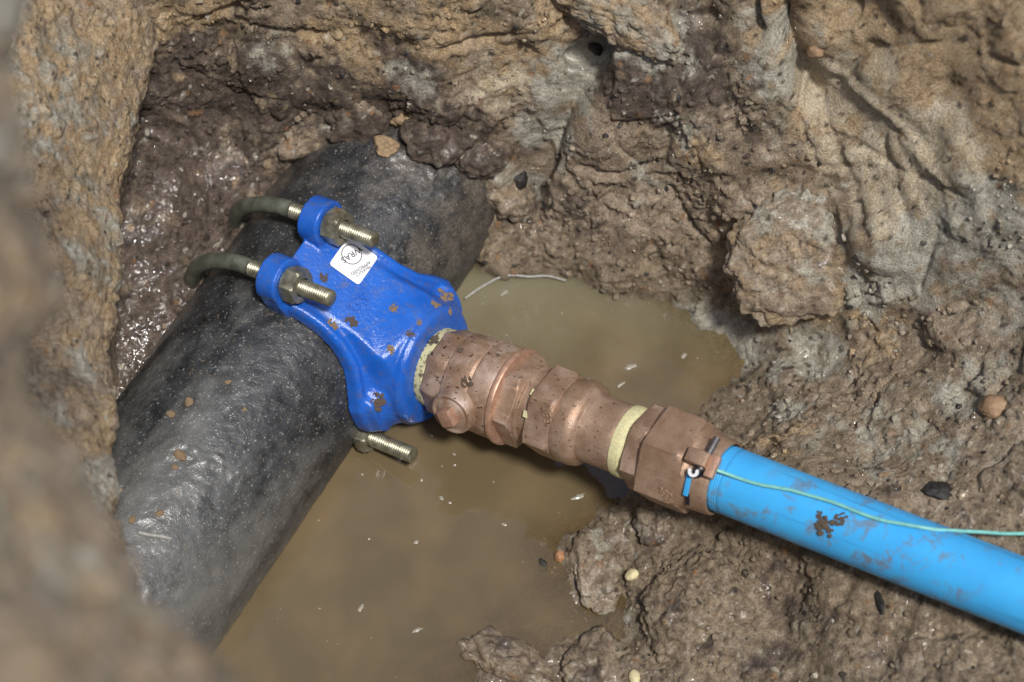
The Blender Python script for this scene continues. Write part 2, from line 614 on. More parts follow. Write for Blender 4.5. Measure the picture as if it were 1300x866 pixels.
M = {}
M['soil'] = soil_material()
M['wet_soil'] = soil_material(True)
M['water'] = water_material()
M['pipe'] = black_pipe_material()
M['enamel'] = blue_enamel()
M['plastic'] = blue_plastic()
M['bronze_old'] = bronze('dusty_bronze', .75)
M['bronze'] = bronze('cast_bronze', .38)
M['bronze_clean'] = bronze('clean_cast_bronze', .18)
M['copper'] = plain('worn_copper', (.48, .29, .20), .45, .2, 150, .5)
M['zinc'] = zinc()
M['steel_dull'] = plain('dull_olive_steel', (.17, .18, .14), .45, .35, 90, .45)
M['tape'] = plain('cream_sealing_tape', (.60, .56, .31), .7, .16, 400, 0, .5)
def dirty_tape():
    m, t, b = mat_new('soiled_sealing_tape')
    co = coords(t)
    col = mix(t, ramp(t, noise(t, 220, 4, .6, co), [(.52, 0.0), (.60, .9)]), (.56, .52, .29), (.09, .07, .045))
    setin(t, b, 'Base Color', col)
    b.inputs['Roughness'].default_value = .75
    t.links.new(bump(t, noise(t, 400, 3, .6, co), .5, .001), b.inputs['Normal'])
    return m


M['tape_dirty'] = dirty_tape()
M['sticker'] = plain('white_sticker_paper', (.80, .80, .80), .45, .04, 100, 0, .05)
M['ink'] = plain('black_ink', (.02, .02, .025), .5, .1, 100)
M['white_plastic'] = plain('white_plastic', (.78, .78, .78), .4, .05, 100)
M['dark_steel'] = plain('dark_grey_steel', (.12, .11, .11), .4, .3, 200, .5)
M['black_rubber'] = plain('black_rubber', (.012, .012, .02), .55, .2, 100)
M['wire'] = plain('teal_wire_sheath', (.20, .52, .47), .4, .15, 200, 0, .1)
M['foam'] = plain('pale_scum', (.30, .275, .215), .25, .35, 500, coat=.6)
M['grey_fibre'] = plain('grey_fibre', (.30, .29, .26), .5, .2, 300)
M['cream'] = plain('cream_stone', (.60, .52, .30), .6, .15, 300)
M['orange'] = plain('orange_stone', (.36, .18, .085), .6, .25, 150, coat=.3)
M['tan_stone'] = plain('tan_stone', (.29, .185, .105), .65, .25, 120)
M['coal'] = plain('black_stone', (.020, .018, .016), .6, .5, 250, 0, .8)
M['crumb'] = plain('ochre_soil_crumb', (.27, .185, .105), .85, .4, 300, 0, .8)
M['dcrumb'] = plain('brown_soil_crumb', (.115, .082, .056), .85, .4, 300, 0, .8)
# ------------------------------------------------------------------ terrain: heights of the pit
WATER_Z = 0.0
ctl = []


def cp(px, py, z):
    P = at_z(px, py, z); ctl.append((P[0], P[1], z))


for q in [  # pool floor
    (450, 650, -.05), (550, 700, -.035), (620, 620, -.045), (700, 620, -.035), (400, 780, -.05), (520, 820, -.03), (640, 770, -.02),
    (655, 850, .006), (620, 840, .000), (610, 870, .003), (585, 820, -.016), (700, 400, -.045), (800, 420, -.03), (850, 440, -.02), (700, 480, -.05), (620, 420, -.06), (780, 500, -.035),
    (330, 850, -.045), (300, 640, -.06),
    # shore
    (640, 350, .0), (720, 350, .0), (800, 372, .0), (870, 398, .0), (915, 430, .0), (945, 470, .003), (905, 500, -.006), (870, 535, -.012),
    (965, 520, .03), (690, 725, -.004), (745, 690, .014), (755, 660, .000), (785, 650, .008), (815, 640, .016), (850, 640, .026), (805, 700, .010), (775, 765, -.004), (835, 790, .018),
    (720, 835, .0), (715, 870, .006), (800, 672, .014), (865, 720, .036), (905, 690, .045), (760, 840, .012), (690, 790, -.012),
    # right bank
    (1000, 740, .07), (1150, 820, .115), (1300, 866, .16), (900, 830, .045), (1000, 866, .065), (1150, 880, .12),
    (1000, 560, .07), (1100, 600, .115), (1200, 625, .145), (1300, 640, .175), (1000, 480, .045), (1100, 480, .09), (1200, 500, .13), (1300, 500, .175),
    # back wall
    (640, 300, .035), (700, 300, .045), (800, 330, .045), (900, 370, .03), (950, 420, .02), (1050, 430, .055), (1150, 420, .105), (1250, 400, .165),
    (1000, 300, .12), (1100, 320, .17), (1000, 200, .195), (900, 280, .10), (900, 200, .165), (800, 250, .10), (800, 150, .19), (700, 200, .12), (700, 100, .2), (650, 40, .25), (740, 60, .215),
    (800, 50, .255), (900, 0, .30), (1000, 0, .345), (1060, 100, .27), (1120, 200, .235), (1200, 200, .27), (1300, 300, .245), (1300, 100, .37), (1200, 80, .335), (1200, 0, .40), (1300, 0, .43),
    # round the far end of the main and the hollow on the left
    (665, 250, .055), (640, 200, .105), (570, 150, .155), (510, 140, .152), (450, 145, .140), (385, 160, .122), (340, 190, .095), (310, 240, .07),
    (600, 90, .205), (500, 50, .235), (400, 80, .19), (300, 50, .22), (200, 50, .215), (300, 120, .15),
    (200, 200, .10), (260, 200, .105), (285, 260, .085), (230, 280, .070), (255, 320, .068), (225, 370, .055), (200, 350, .058), (185, 440, .042), (170, 420, .045), (160, 480, .035), (130, 300, .07), (100, 420, .05),
    (500, -20, .30), (300, -20, .29), (700, -20, .285), (100, 60, .23),
]:
    cp(*q)
for X in (.45, .52, .60, .68):
    P = wor((X, 0, 0)); ctl.append((P[0], P[1], P[2] - .027 - (.026 if X < .5 else .012)))
for X, dz in ((.80, .0), (.92, .06)):
    P = wor((X, 0, 0)); ctl.append((P[0], P[1], P[2] + dz))
for x in (-.5, -.3, -.1, .1, .3, .5, .62):
    ctl += [(x, .30, .52), (x, .36, .74), (x, .44, .84)]
for x, y, z in [(-.5, -.1, .1), (-.5, .1, .2), (-.45, -.4, .1), (-.3, -.35, -.02), (-.1, -.40, .0), (.05, -.42, .02), (.2, -.42, .08), (.4, -.45, .18),
                (.6, -.45, .36), (.62, -.2, .33), (.62, 0, .40), (.62, .15, .55), (-.2, -.6, .12), (.2, -.6, .2), (.5, -.6, .35), (-.5, -.6, .3)]:
    ctl.append((x, y, z))
ctl = np.array(ctl)


def tps_fit(c):
    n = len(c)
    d2 = ((c[:, None, :2] - c[None, :, :2]) ** 2).sum(-1)
    K = np.where(d2 > 0, .5 * d2 * np.log(d2 + 1e-20), 0) + np.eye(n) * 2e-5
    Q = np.hstack([np.ones((n, 1)), c[:, :2]])
    L = np.zeros((n + 3, n + 3)); L[:n, :n] = K; L[:n, n:] = Q; L[n:, :n] = Q.T
    return np.linalg.solve(L, np.concatenate([c[:, 2], np.zeros(3)]))


TW = tps_fit(ctl)
X0, X1, Y0, Y1, GS = -.52, .64, -.60, .44, .005
gx = np.arange(X0, X1 + GS / 2, GS); gy = np.arange(Y0, Y1 + GS / 2, GS)
gxx, gyy = np.meshgrid(gx, gy)
H = TW[-3] + TW[-2] * gxx + TW[-1] * gyy
for k, (cx, cy, _) in enumerate(ctl):
    d2 = (gxx - cx) ** 2 + (gyy - cy) ** 2
    H += TW[k] * .5 * d2 * np.log(d2 + 1e-20)
H = np.minimum(H, .86)


def height(x, y):
    xc = np.clip(x, X0, X1 - 1e-6); yc = np.clip(y, Y0, Y1 - 1e-6)
    a = (xc - X0) / GS; b_ = (yc - Y0) / GS
    i = np.minimum(a.astype(int), len(gx) - 2); j = np.minimum(b_.astype(int), len(gy) - 2)
    fa, fb = a - i, b_ - j
    h = (H[j, i] * (1 - fa) + H[j, i + 1] * fa) * (1 - fb) + (H[j + 1, i] * (1 - fa) + H[j + 1, i + 1] * fa) * fb
    d = np.hypot(x - xc, y - yc)
    return h + (.85 - h) * sstep(0, .22, d)


def hit_base(px, py):
    d = ray(px, py)
    t = np.linspace(1.0, 2.6, 3200)
    P = CAM + d * t[:, None]
    k = np.argmax(P[:, 2] < height(P[:, 0], P[:, 1]))
    return P[k]


STEP = .0014
core = np.arange(-.42, .50, STEP)
grow = []
s = STEP * 2; xx = .50
while xx < 60:
    xx += s; s = min(s * 1.35, 8.0); grow.append(xx)
grow = np.array(grow)
cols = np.concatenate([-.42 - (grow[::-1] - .50), core, core[-1:] + (grow - .50)])
yf = np.arange(-.62, .50, .0012)
NR = 760
rows_far = [.0015 * 1.35 ** k for k in range(32)]
rows_far = np.cumsum(rows_far)
P = np.zeros((NR + 2 * len(rows_far), len(cols), 3))
for c_i, xv in enumerate(cols):
    xcl = np.full_like(yf, xv)
    hz = height(xcl, yf)
    # density: arc length, with the unseen near part sampled coarsely
    ds = np.hypot(np.diff(yf), np.diff(hz)) * np.where(yf[1:] < -.40, .3, np.where(yf[1:] > .27, .35, 1.0))
    s_ = np.concatenate([[0], np.cumsum(ds)])
    ys = np.interp(np.linspace(0, s_[-1], NR), s_, yf)
    yy = np.concatenate([-.62 - rows_far[::-1], ys, .50 - .0012 + rows_far])
    P[:, c_i, 0] = xv; P[:, c_i, 1] = yy; P[:, c_i, 2] = height(np.full_like(yy, xv), yy)
shape = P.shape[:2]

# smooth the row parameter across columns a little so the sheet does not shear
flat = P.reshape(-1, 3)
inner = (np.abs(flat[:, 0]) < .7) & (flat[:, 1] > -.75) & (flat[:, 1] < .6)
base = flat.copy()
nrm = grid_normals(P).reshape(-1, 3)
nrm[nrm[:, 2] < 0] *= -1
disp = np.zeros(len(flat))
Q = flat[inner]


def blobs(Q, spec):
    """sum of soft round patches, given by a photo pixel that finds their centre on the ground, and a radius in metres"""
    o = np.zeros(len(Q))
    for px, py, rad, wt in spec:
        c = hit_base(px, py)
        o = np.maximum(o, wt * np.exp(-((Q - c) ** 2).sum(1) / (rad * rad)))
    return o


ochre = blobs(Q, [(1150, 40, .10, 1), (1250, 90, .09, 1), (1050, 20, .07, .9), (1040, 350, .045, .9), (1120, 190, .05, .85), (1150, 240, .04, .8), (450, 40, .06, .7),
                  (220, 40, .06, .8), (620, 60, .06, .75), (560, 40, .06, .7), (700, 30, .05, .8), (900, 190, .03, .55), (985, 240, .035, .6), (1080, 150, .05, .85), (1130, 430, .03, .5), (880, 120, .02, .5),
                  (1000, 560, .04, .45), (1100, 420, .04, .5), (920, 320, .03, .5), (1270, 190, .05, .8), (1200, 360, .02, .5), (750, 160, .03, .4), (1010, 330, .04, .7)])
grey = blobs(Q, [(715, 110, .04, .95), (690, 170, .035, .95), (740, 75, .03, .85), (650, 235, .03, .8), (840, 40, .04, .6), (1010, 150, .03, .6), (880, 165, .03, .6), (820, 230, .03, .5), (1180, 700, .05, .35), (950, 780, .04, .3), (1100, 540, .05, .6), (1200, 560, .05, .5), (1000, 520, .04, .6), (1150, 330, .06, .95), (1220, 300, .05, .9), (1100, 380, .04, .8), (1270, 260, .05, .9), (1280, 400, .06, .6), (980, 60, .035, .9), (1000, 100, .03, .8), (720, 120, .03, .6), (690, 160, .025, .65), (740, 90, .03, .6),
                 (960, 430, .04, .75), (900, 400, .035, .7), (1020, 460, .05, .7), (1060, 560, .04, .5), (640, 240, .03, .55), (1180, 260, .03, .55), (1240, 480, .05, .6), (930, 460, .03, .7),
                 (750, 730, .022, .8), (780, 790, .02, .5), (1150, 560, .05, .5), (860, 160, .02, .5), (350, 60, .03, .4), (520, 95, .03, .45), (820, 60, .04, .55), (1130, 150, .025, .6), (1090, 90, .02, .6)])
purple = blobs(Q, [(800, 100, .06, 1), (850, 85, .05, .95), (900, 105, .05, .8), (700, 255, .03, .6), (745, 275, .035, .6), (960, 180, .03, .5), (1000, 790, .09, .35), (1150, 700, .06, .4), (880, 780, .06, .45), (1100, 840, .08, .35), (230, 170, .10, 1), (300, 130, .09, 1), (400, 120, .07, .95), (500, 110, .05, .8), (200, 300, .09, 1), (190, 420, .07, 1), (330, 180, .07, 1), (560, 130, .04, .7), (800, 95, .05, .8), (760, 110, .04, .7),
                   (880, 110, .035, .6), (250, 260, .08, 1), (160, 470, .06, .9), (140, 260, .08, 1), (990, 70, .03, .3), (560, 160, .05, .8), (630, 200, .035, .75), (650, 250, .03, .7), (470, 150, .05, .9), (220, 370, .07, 1), (260, 320, .06, 1)])
pink = blobs(Q, [(760, 200, .06, .8), (850, 260, .06, .85), (700, 260, .05, .8), (780, 300, .05, .8), (650, 150, .05, .7), (600, 110, .04, .7), (920, 150, .04, .7), (1000, 200, .04, .6), (960, 250, .04, .8), (1270, 450, .05, .7), (1200, 400, .05, .7),
                 (1150, 620, .07, .6), (1050, 500, .06, .6), (1280, 350, .03, .7), (1240, 560, .06, .5), (870, 350, .04, .6)])
wet = blobs(Q, [(200, 350, .045, .9), (180, 430, .06, .9), (1100, 540, .08, .9), (1200, 590, .07, .8), (1000, 540, .06, .9), (1250, 560, .06, .7), (1100, 450, .06, .7), (1150, 850, .1, .8), (900, 300, .06, .6), (740, 720, .05, 1), (820, 700, .05, .9), (800, 800, .06, .9), (950, 760, .12, .7), (1100, 800, .12, .5), (950, 440, .07, .8), (1060, 500, .07, .6), (900, 400, .06, .7),
                (680, 330, .05, .5), (850, 330, .05, .4), (1050, 560, .06, .6), (1250, 480, .08, .4), (1000, 330, .05, .3), (660, 850, .06, 1)])
wet = np.maximum(wet, 1 - sstep(.002, .018, Q[:, 2]))
clay = blobs(Q, [(1130, 190, .06, 1), (1090, 120, .05, 1), (1180, 240, .04, .9), (1170, 330, .05, .6), (1000, 70, .04, .8), (1200, 50, .09, .8), (1080, 40, .06, .7), (700, 130, .03, .7), (620, 60, .05, .5), (660, 190, .03, .6), (450, 60, .06, .4), (1280, 100, .06, .8), (1150, 290, .05, .9), (1230, 330, .04, .8), (1110, 240, .05, 1), (1190, 150, .06, .9), (1050, 60, .05, .8), (800, 60, .03, .6), (740, 150, .03, .6), (690, 90, .04, .6)])

# relief
sub = sstep(-.03, .012, Q[:, 2])                    # calmer below the water line
d1 = .011 * gnoise(Q, .085, 1) + .0065 * gnoise(Q, .038, 2)
warp = np.stack([gnoise(Q, .02, 51), gnoise(Q, .02, 52), gnoise(Q, .02, 53)], 1) * .0035
QW = Q + warp
b1 = gnoise(QW, .026, 3) * .0048
w1, w2, wc = worley(QW, .0125, 1)
c1 = sstep(0, .35, w2 - w1) * (wc - .3) * .0052 * (wc > .35)          # crumbs and small clods standing proud
v1, v2, vc = worley(Q, .0052, 2)
c2 = sstep(0, .4, v2 - v1) * (vc - .35) * .0030
b2 = gnoise(QW, .011, 4) * .0022
g3 = gnoise(Q, .0036, 6) * .0013 - np.maximum(gnoise(Q, .009, 7) - .32, 0) * .006
patch = sstep(-.35, .25, gnoise(Q, .055, 8))         # some places crumbly, some smooth
rough = (.22 + .78 * patch) * (1 - .8 * clay)
dd = d1 * (.35 + .65 * sub) * (1 - .45 * clay) + (b1 * (1 - .6 * clay) + (b2 + c1 + c2 + g3) * rough) * (.3 + .7 * sub)
terr = gnoise(Q * np.array([1, 1, 2.2]), .05, 9)
dd += .002 * terr * sstep(.05, .12, Q[:, 2])
k1, k2, kc = worley(Q * np.array([1, 1, .75]) + warp * 1.2, .044, 6)      # the wall broke into blocks when it was dug: faces at different depths, cracks between
tilt = ((kc * 37.7) % 1 - .5) * (k1 - .4)
dd += ((kc - .5) * .0075 + tilt * .007) * sstep(0, .14, k2 - k1) * sstep(.04, .11, Q[:, 2]) * (1 - .45 * clay)
dd -= .0022 * np.exp(-((k2 - k1) / .05) ** 2) * sstep(.04, .11, Q[:, 2]) * sstep(-.1, .3, gnoise(Q, .05, 55)) * (1 - .5 * clay)


def polyline_dist(Q, pts):
    W = [hit_base(*p) for p in pts]
    best = np.full(len(Q), 9.0)
    for a, b_ in zip(W[:-1], W[1:]):
        ab = b_ - a
        t = np.clip(((Q - a) @ ab) / (ab @ ab), 0, 1)
        best = np.minimum(best, np.linalg.norm(Q - a - t[:, None] * ab, axis=1))
    return best


wob = .004 * gnoise(Q, .03, 11)
for pts, wd, dep in [
    ([(735, 75), (775, 45), (815, 20), (870, -10)], .007, -.024), ([(1035, 130), (1060, 190), (1080, 250), (1100, 300)], .005, -.004), ([(950, -10), (955, 40)], .006, -.016),
    ([(985, 20), (1010, 60), (1030, 100), (1040, 140)], .006, -.007), ([(1065, 175), (1130, 215), (1180, 232)], .003, -.003), ([(1050, 90), (1120, 140), (1200, 235), (1215, 290)], .006, .005),
    ([(1112, 180), (1130, 230), (1150, 280)], .006, -.0022), ([(1085, 180), (1100, 225), (1118, 272)], .006, -.002), ([(1135, 180), (1158, 225), (1180, 270)], .006, -.0022), ([(1165, 175), (1190, 220), (1204, 255)], .006, -.002),
    ([(700, 180), (730, 120), (755, 70)], .005, -.008), ([(860, 30), (900, 20)], .006, -.008), ([(150, 380), (200, 345), (235, 330)], .004, -.006), ([(600, 345), (660, 260), (700, 205)], .004, -.009),
    ([(740, 215), (790, 220), (845, 205), (850, 160)], .0035, -.007), ([(850, 240), (880, 290), (900, 310)], .003, -.006), ([(1060, 110), (1100, 60), (1180, 60), (1290, 80)], .004, -.006), ([(560, 60), (640, 45), (720, 25)], .004, -.008),
    ([(1190, 290), (1180, 330), (1170, 360)], .002, -.004), ([(250, 30), (300, 12), (340, 16)], .003, -.008), ([(290, 20), (330, 40), (420, 45)], .004, -.006), ([(1000, 640), (930, 660), (880, 690)], .004, -.005),
]:
    dist = polyline_dist(Q, pts) + wob * .45
    dd += dep * np.exp(-(dist / wd) ** 2)
for pts, wd, dep in [                                # broad forms: the ledge over the cut face, the cleft, the valley beside the main
    ([(1050, 60), (1100, 95), (1165, 140), (1215, 195), (1240, 260)], .016, .005), ([(1085, 140), (1120, 200), (1160, 260)], .030, -.006), ([(985, -10), (1005, 60), (1035, 125)], .016, -.024),
    ([(635, 310), (690, 200), (730, 120), (775, 45)], .013, -.016), ([(880, 120), (920, 200), (960, 280)], .03, .010), ([(760, 260), (840, 290), (900, 330)], .02, .006), ([(1210, 330), (1270, 290), (1310, 250)], .018, .010)]:
    dist = polyline_dist(Q, pts) + wob * .45
    dd += dep * np.exp(-(dist / wd) ** 2)

disp[inner] = dd
film_d = np.zeros(len(flat)); film_d[inner] = (d1 + b1) * .8 + .35 * (b2 + c1)
outer = ~inner
flat[outer, 2] += .02 * gnoise(flat[outer], .5, 1)
film_P = (flat + nrm * film_d[:, None]).reshape(*shape, 3)
film_n = grid_normals(film_P).reshape(-1, 3)
film_n[film_n[:, 2] < 0] *= -1
flat += nrm * disp[:, None]
# keep soil clear of the fittings: push it below the outlet pipe
v = flat - ORG
ax = v @ Av; ry = v @ Bv; rz = v @ Nv
rad = np.where(ax < .41, .052, .034)
inside = (ax > .05) & (ax < .75) & (ry ** 2 + rz ** 2 < rad ** 2) & (rz > -rad)
need = -np.sqrt(np.maximum(rad ** 2 - ry ** 2, 0)) - rz
flat[inside, 2] += np.minimum(need[inside], 0) * .97
P = flat.reshape(*shape, 3)
me, quads = grid_mesh('ground', P)


def put_soil(me, rgb, wet):
    n = len(rgb)
    A = np.ones((n, 4), np.float32); A[:, :3] = rgb
    at = me.attributes.new('pigment', 'FLOAT_COLOR', 'POINT'); at.data.foreach_set('color', A.reshape(-1))
    at = me.attributes.new('moisture', 'FLOAT', 'POINT'); at.data.foreach_set('value', wet.astype(np.float32))


RGB = np.tile(np.array(BROWN[0]), (len(flat), 1)).astype(np.float32)
pale = 1.3 * blobs(Q, [(1120, 190, .06, 1), (1090, 130, .05, .95), (1160, 240, .045, .9), (1080, 200, .03, .8), (1200, 180, .04, .7), (1110, 90, .03, .6), (640, 110, .03, .5)])
pale *= 1 - .35 * sstep(.05, .3, gnoise(Q @ np.array([[1, 0, 0], [0, .35, 0], [0, 0, .35]]), .022, 91))
RGB[inner] = soil_rgb(Q, ochre, grey, purple, pink, pale)
WET = np.zeros(len(flat), np.float32)
damp = np.clip(np.maximum(wet, .6 * (1 - .5 * clay)), 0, 1)
WET[inner] = damp * sstep(-.25, .15, fbm(Q, .02, 140, 4, .6))
RGB[inner] *= (1 - .20 * np.clip(wet, 0, 1) * (1 - sstep(.0, .05, Q[:, 2])))[:, None]      # soaked soil is darker
put_soil(me, RGB, WET)
fat = me.attributes.new('film_normal', 'FLOAT_VECTOR', 'POINT'); fat.data.foreach_set('vector', film_n.astype(np.float32).reshape(-1))
ground = link_obj('ground', me, M['wet_soil'])
tag(ground, 'muddy floor and clay walls of the excavated pit', kind='structure')

# ray casting against the finished soil (core part only)
cm = (cols > -.46) & (cols < .55)
ci = np.where(cm)[0]
sub_idx = np.arange(0, shape[0], 2)
sub_c = ci[::2]
SP = P[np.ix_(sub_idx, sub_c)]
sr, sc_ = SP.shape[:2]
ii = np.arange(sr * sc_).reshape(sr, sc_)
sq = np.stack([ii[:-1, :-1], ii[:-1, 1:], ii[1:, 1:], ii[1:, :-1]], -1).reshape(-1, 4)
BVH = BVHTree.FromPolygons(SP.reshape(-1, 3).tolist(), sq.tolist())


def hit(px, py):
    d = Vector(ray(px, py)).normalized()
    loc, nn, _, _ = BVH.ray_cast(Vector(CAM), d)
    if loc is None:
        return np.array(at_z(px, py, 0)), np.array([0, 0, 1.0])
    nn = np.array(nn)
    if nn @ np.array(d) > 0: nn = -nn
    return np.array(loc), nn


# ------------------------------------------------------------------ the near bank on the left
brow = [(-90, 196, 1.93), (0, 190, 1.91), (60, 187, 1.90), (110, 180, 1.885), (160, 170, 1.87), (215, 156, 1.855), (260, 152, 1.84), (300, 149, 1.82), (345, 150, 1.81), (400, 143, 1.795),
        (445, 133, 1.78), (480, 138, 1.765), (505, 151, 1.75), (560, 141, 1.72), (600, 146, 1.69), (640, 150, 1.66), (700, 152, 1.61), (760, 158, 1.56), (820, 160, 1.51), (900, 170, 1.44), (1000, 180, 1.36)]
nrow = [(-260, 16, 1.02), (-120, 26, 1.02), (0, 20, 1.01), (60, 20, 1.01), (110, 32, 1.00), (150, 40, 1.00), (200, 26, .99), (250, 22, .99), (310, 30, .98), (370, 46, .98), (420, 34, .97), (470, 22, .97), (520, 40, .97), (560, 72, .97),
        (600, 104, .97), (640, 118, .97), (690, 140, .965), (730, 166, .96), (765, 196, .955), (795, 240, .95), (820, 250, .95), (866, 284, .94), (950, 330, .91), (1050, 380, .88)]


def bank_sheet(rows, offs, fall, tail, side):
    """a bank as a sheet: the crest nearest the pit, its face towards the viewer, and the flank that drops away out of sight"""
    out = []
    for py, rp, dr in rows:
        line = [at_d(rp - offs[-1], py, dr - fall(offs[-1])) + np.array(side)]
        for o_ in reversed(offs):
            line.append(at_d(rp - o_, py, dr - fall(o_)))
        for off in tail:
            line.append(line[len(offs)] + np.array(off))
        out.append(line)
    return np.array(out)


TAIL = ((-.004, .008, -.018), (-.016, .014, -.06), (-.03, .02, -.16), (-.04, .02, -.4), (-.05, .02, -.8))
BP = bank_sheet(brow, [0, 10, 30, 60, 90, 120, 150, 180, 230, 300, 420], lambda q: .13 * (q / 150) ** .8, TAIL, (-.5, 0, .3))
NP_ = bank_sheet(nrow, [0, 12, 30, 60, 100, 150, 220, 300, 420], lambda q: .10 * (q / 150) ** .7, ((-.006, .006, -.012), (-.02, .012, -.04), (-.05, .02, -.10), (-.12, .03, -.2), (-.25, .03, -.35)), (-.6, 0, -.05))


def catmull(A, n, axis):
    A = np.moveaxis(A, axis, 0)
    m_ = len(A)
    t = np.linspace(0, m_ - 1.0001, n)
    i = t.astype(int); u = (t - i).reshape(-1, *([1] * (A.ndim - 1)))
    p0 = A[np.maximum(i - 1, 0)]; p1 = A[i]; p2 = A[np.minimum(i + 1, m_ - 1)]; p3 = A[np.minimum(i + 2, m_ - 1)]
    o = .5 * ((2 * p1) + (-p0 + p2) * u + (2 * p0 - 5 * p1 + 4 * p2 - p3) * u ** 2 + (-p0 + 3 * p1 - 3 * p2 + p3) * u ** 3)
    return np.moveaxis(o, 0, axis)


def bank_object(name, BP, label, seed, nr, nc, kx, mixf, pits=()):
    BP = catmull(catmull(BP, nr, 0), nc, 1)
    bn = grid_normals(BP)
    if (bn[nr // 2, nc // 2] @ (CAM - BP[nr // 2, nc // 2])) < 0: bn = -bn
    bf = BP.reshape(-1, 3).copy(); bnf = bn.reshape(-1, 3)
    bw1, bw2, bwc = worley(bf, .016, 9 + seed)
    b4, b5, b6 = worley(bf, .007, 19 + seed)
    bd = .009 * gnoise(bf, .08, 21 + seed) + gnoise(bf, .03, 22 + seed) * .0042 + sstep(0, .3, bw2 - bw1) * (bwc - .4) * .006 * (bwc > .4) + sstep(0, .3, b5 - b4) * (b6 - .4) * .0022 + gnoise(bf, .006, 24) * .0012 + gnoise(bf, .003, 25) * .0006
    for px, py, dd_, r_ in pits:
        bd -= .022 * np.exp(-((bf - at_d(px, py, dd_)) ** 2).sum(1) / r_ ** 2)
    bf += bnf * bd[:, None] * kx
    bme, _ = grid_mesh(name, bf.reshape(*BP.shape))
    o_, g_, p_, k_ = mixf
    put_soil(bme, soil_rgb(bf, np.clip(o_ + .4 * gnoise(bf, .08, 31), 0, 1), np.clip(g_ + .5 * gnoise(bf, .06, 32), 0, .9), np.clip(p_ + .5 * gnoise(bf, .09, 33), 0, .6), np.clip(k_ + .5 * gnoise(bf, .1, 34), 0, 1)), np.zeros(len(bf)))
    return tag(link_obj(name, bme, M['soil']), label, kind='structure')


bank_object('earth_bank', BP, 'ochre earth bank along the left side of the pit', 0, 420, 300, 1.0, (.62, .22, -.15, .45), [(28, 150, 1.80, .02), (60, 420, 1.7, .02)])
bank_object('near_earth_edge', NP_, 'blurred brown edge of the trench close to the camera at bottom left', 40, 330, 220, 1.6, (.50, .26, .05, .6))

# ------------------------------------------------------------------ water
wx = np.linspace(-.42, .36, 240); wy = np.linspace(-.55, .2, 240)
WX, WY = np.meshgrid(wx, wy)
WP = np.stack([WX, WY, np.full_like(WX, WATER_Z) + .0003 * np.sin(WX * 60 + WY * 35)], -1)
wme, _ = grid_mesh('water', WP)
dep_ = np.maximum(0, -height(WX.reshape(-1), WY.reshape(-1)) + .004)
wat = wme.attributes.new('depth', 'FLOAT', 'POINT'); wat.data.foreach_set('value', dep_.astype(np.float32))
water = link_obj('water', wme, M['water'])
tag(water, 'murky brown water pooled on the floor of the pit', kind='structure')

# ------------------------------------------------------------------ black main
L0, L1 = -.62, .42
na, nl_ = 300, 560
aa = np.linspace(0, 2 * np.pi, na, endpoint=False); ll = np.linspace(L0, L1, nl_)
LL, AA = np.meshgrid(ll, aa, indexing='ij')
PP = np.stack([LL, PR * np.cos(AA), PR * np.sin(AA)], -1)
pf = PP.reshape(-1, 3)
pn = np.stack([np.zeros_like(AA), np.cos(AA), np.sin(AA)], -1).reshape(-1, 3)
far = sstep(.06, .25, pf[:, 0])
pd = .0008 * gnoise(pf, .05, 41) + .0006 * gnoise(pf, .012, 42) + .0004 * gnoise(pf, .004, 43)
pd += far * (np.abs(gnoise(pf, .022, 44)) * .011 * sstep(-.1, .5, gnoise(pf, .05, 49)) + np.abs(gnoise(pf, .008, 45)) * .0035) - .0009 * sstep(.35, .5, gnoise(pf, .02, 46))
crust = sstep(.25, .6, gnoise(pf, .035, 47)) * sstep(.0, .4, gnoise(pf, .006, 48))
pd += crust * .0011
pf = pf + pn * pd[:, None]
pme, _ = grid_mesh('water_main', pf.reshape(nl_, na, 3), closed=True)
main = link_obj('water_main', pme, M['pipe'], mw=MAINM)
tag(main, 'large rough black water main crossing the pit with dusty grey patches', 'pipe')

# ------------------------------------------------------------------ blue saddle
saddle = empty('pipe_saddle', FITM)
tag(saddle, 'bright blue cast pipe saddle bolted round the black main', 'saddle clamp')

SLC = .1105
TH = np.linspace(-77, 77, 150)
wth = np.interp(np.abs(TH), [0, 8, 16, 26, 37, 50, 60, 75, 86], [.0775, .0765, .068, .056, .0495, .047, .047, .0495, .049])
VV = np.linspace(-1, 1, 111)
TT, VG = np.meshgrid(TH, VV, indexing='ij')
YY = VG * wth[:, None]
th = np.radians(TT)
rho = np.full_like(TT, .1085)
edge_d = (1 - np.abs(VG)) * wth[:, None]
# rounded bead along the rim
rho += .0035 * np.exp(-((edge_d - .006) / .0045) ** 2)
# slab running from the ears to the outlet, above and below
slab = SLC / np.cos(np.radians(np.abs(TT) - 54.8))
wsl = np.interp(np.abs(TT), [15, 35, 60, 86], [.043, .034, .030, .034])
ms = (1 - sstep(wsl - .003, wsl + .007, np.abs(YY))) * sstep(10, 16, np.abs(TT))
rho = rho + np.maximum(np.minimum(slab, .1185 / np.maximum(np.cos(th), .5)) - rho, 0) * ms
# wing pads beside the outlet
mp_ = sstep(.040, .048, np.abs(YY)) * sstep(.004, .010, edge_d) * (1 - sstep(11, 17, np.abs(TT + 3)))
rho += .009 * mp_
q_ = np.hypot(YY, rho * np.sin(th))
rho += .012 * (1 - sstep(.046, .068, q_)) * (np.abs(TT) < 40)
rho = np.where(edge_d < .003, .0985 + (rho - .0985) * np.sqrt(np.clip(1 - (1 - edge_d / .003) ** 2, 0, 1)), rho)
outer_ = np.stack([rho * np.cos(th), YY, rho * np.sin(th)], -1)
inner_ = np.stack([.0972 * np.cos(th), YY, .0972 * np.sin(th)], -1)
bm = bmesh.new()


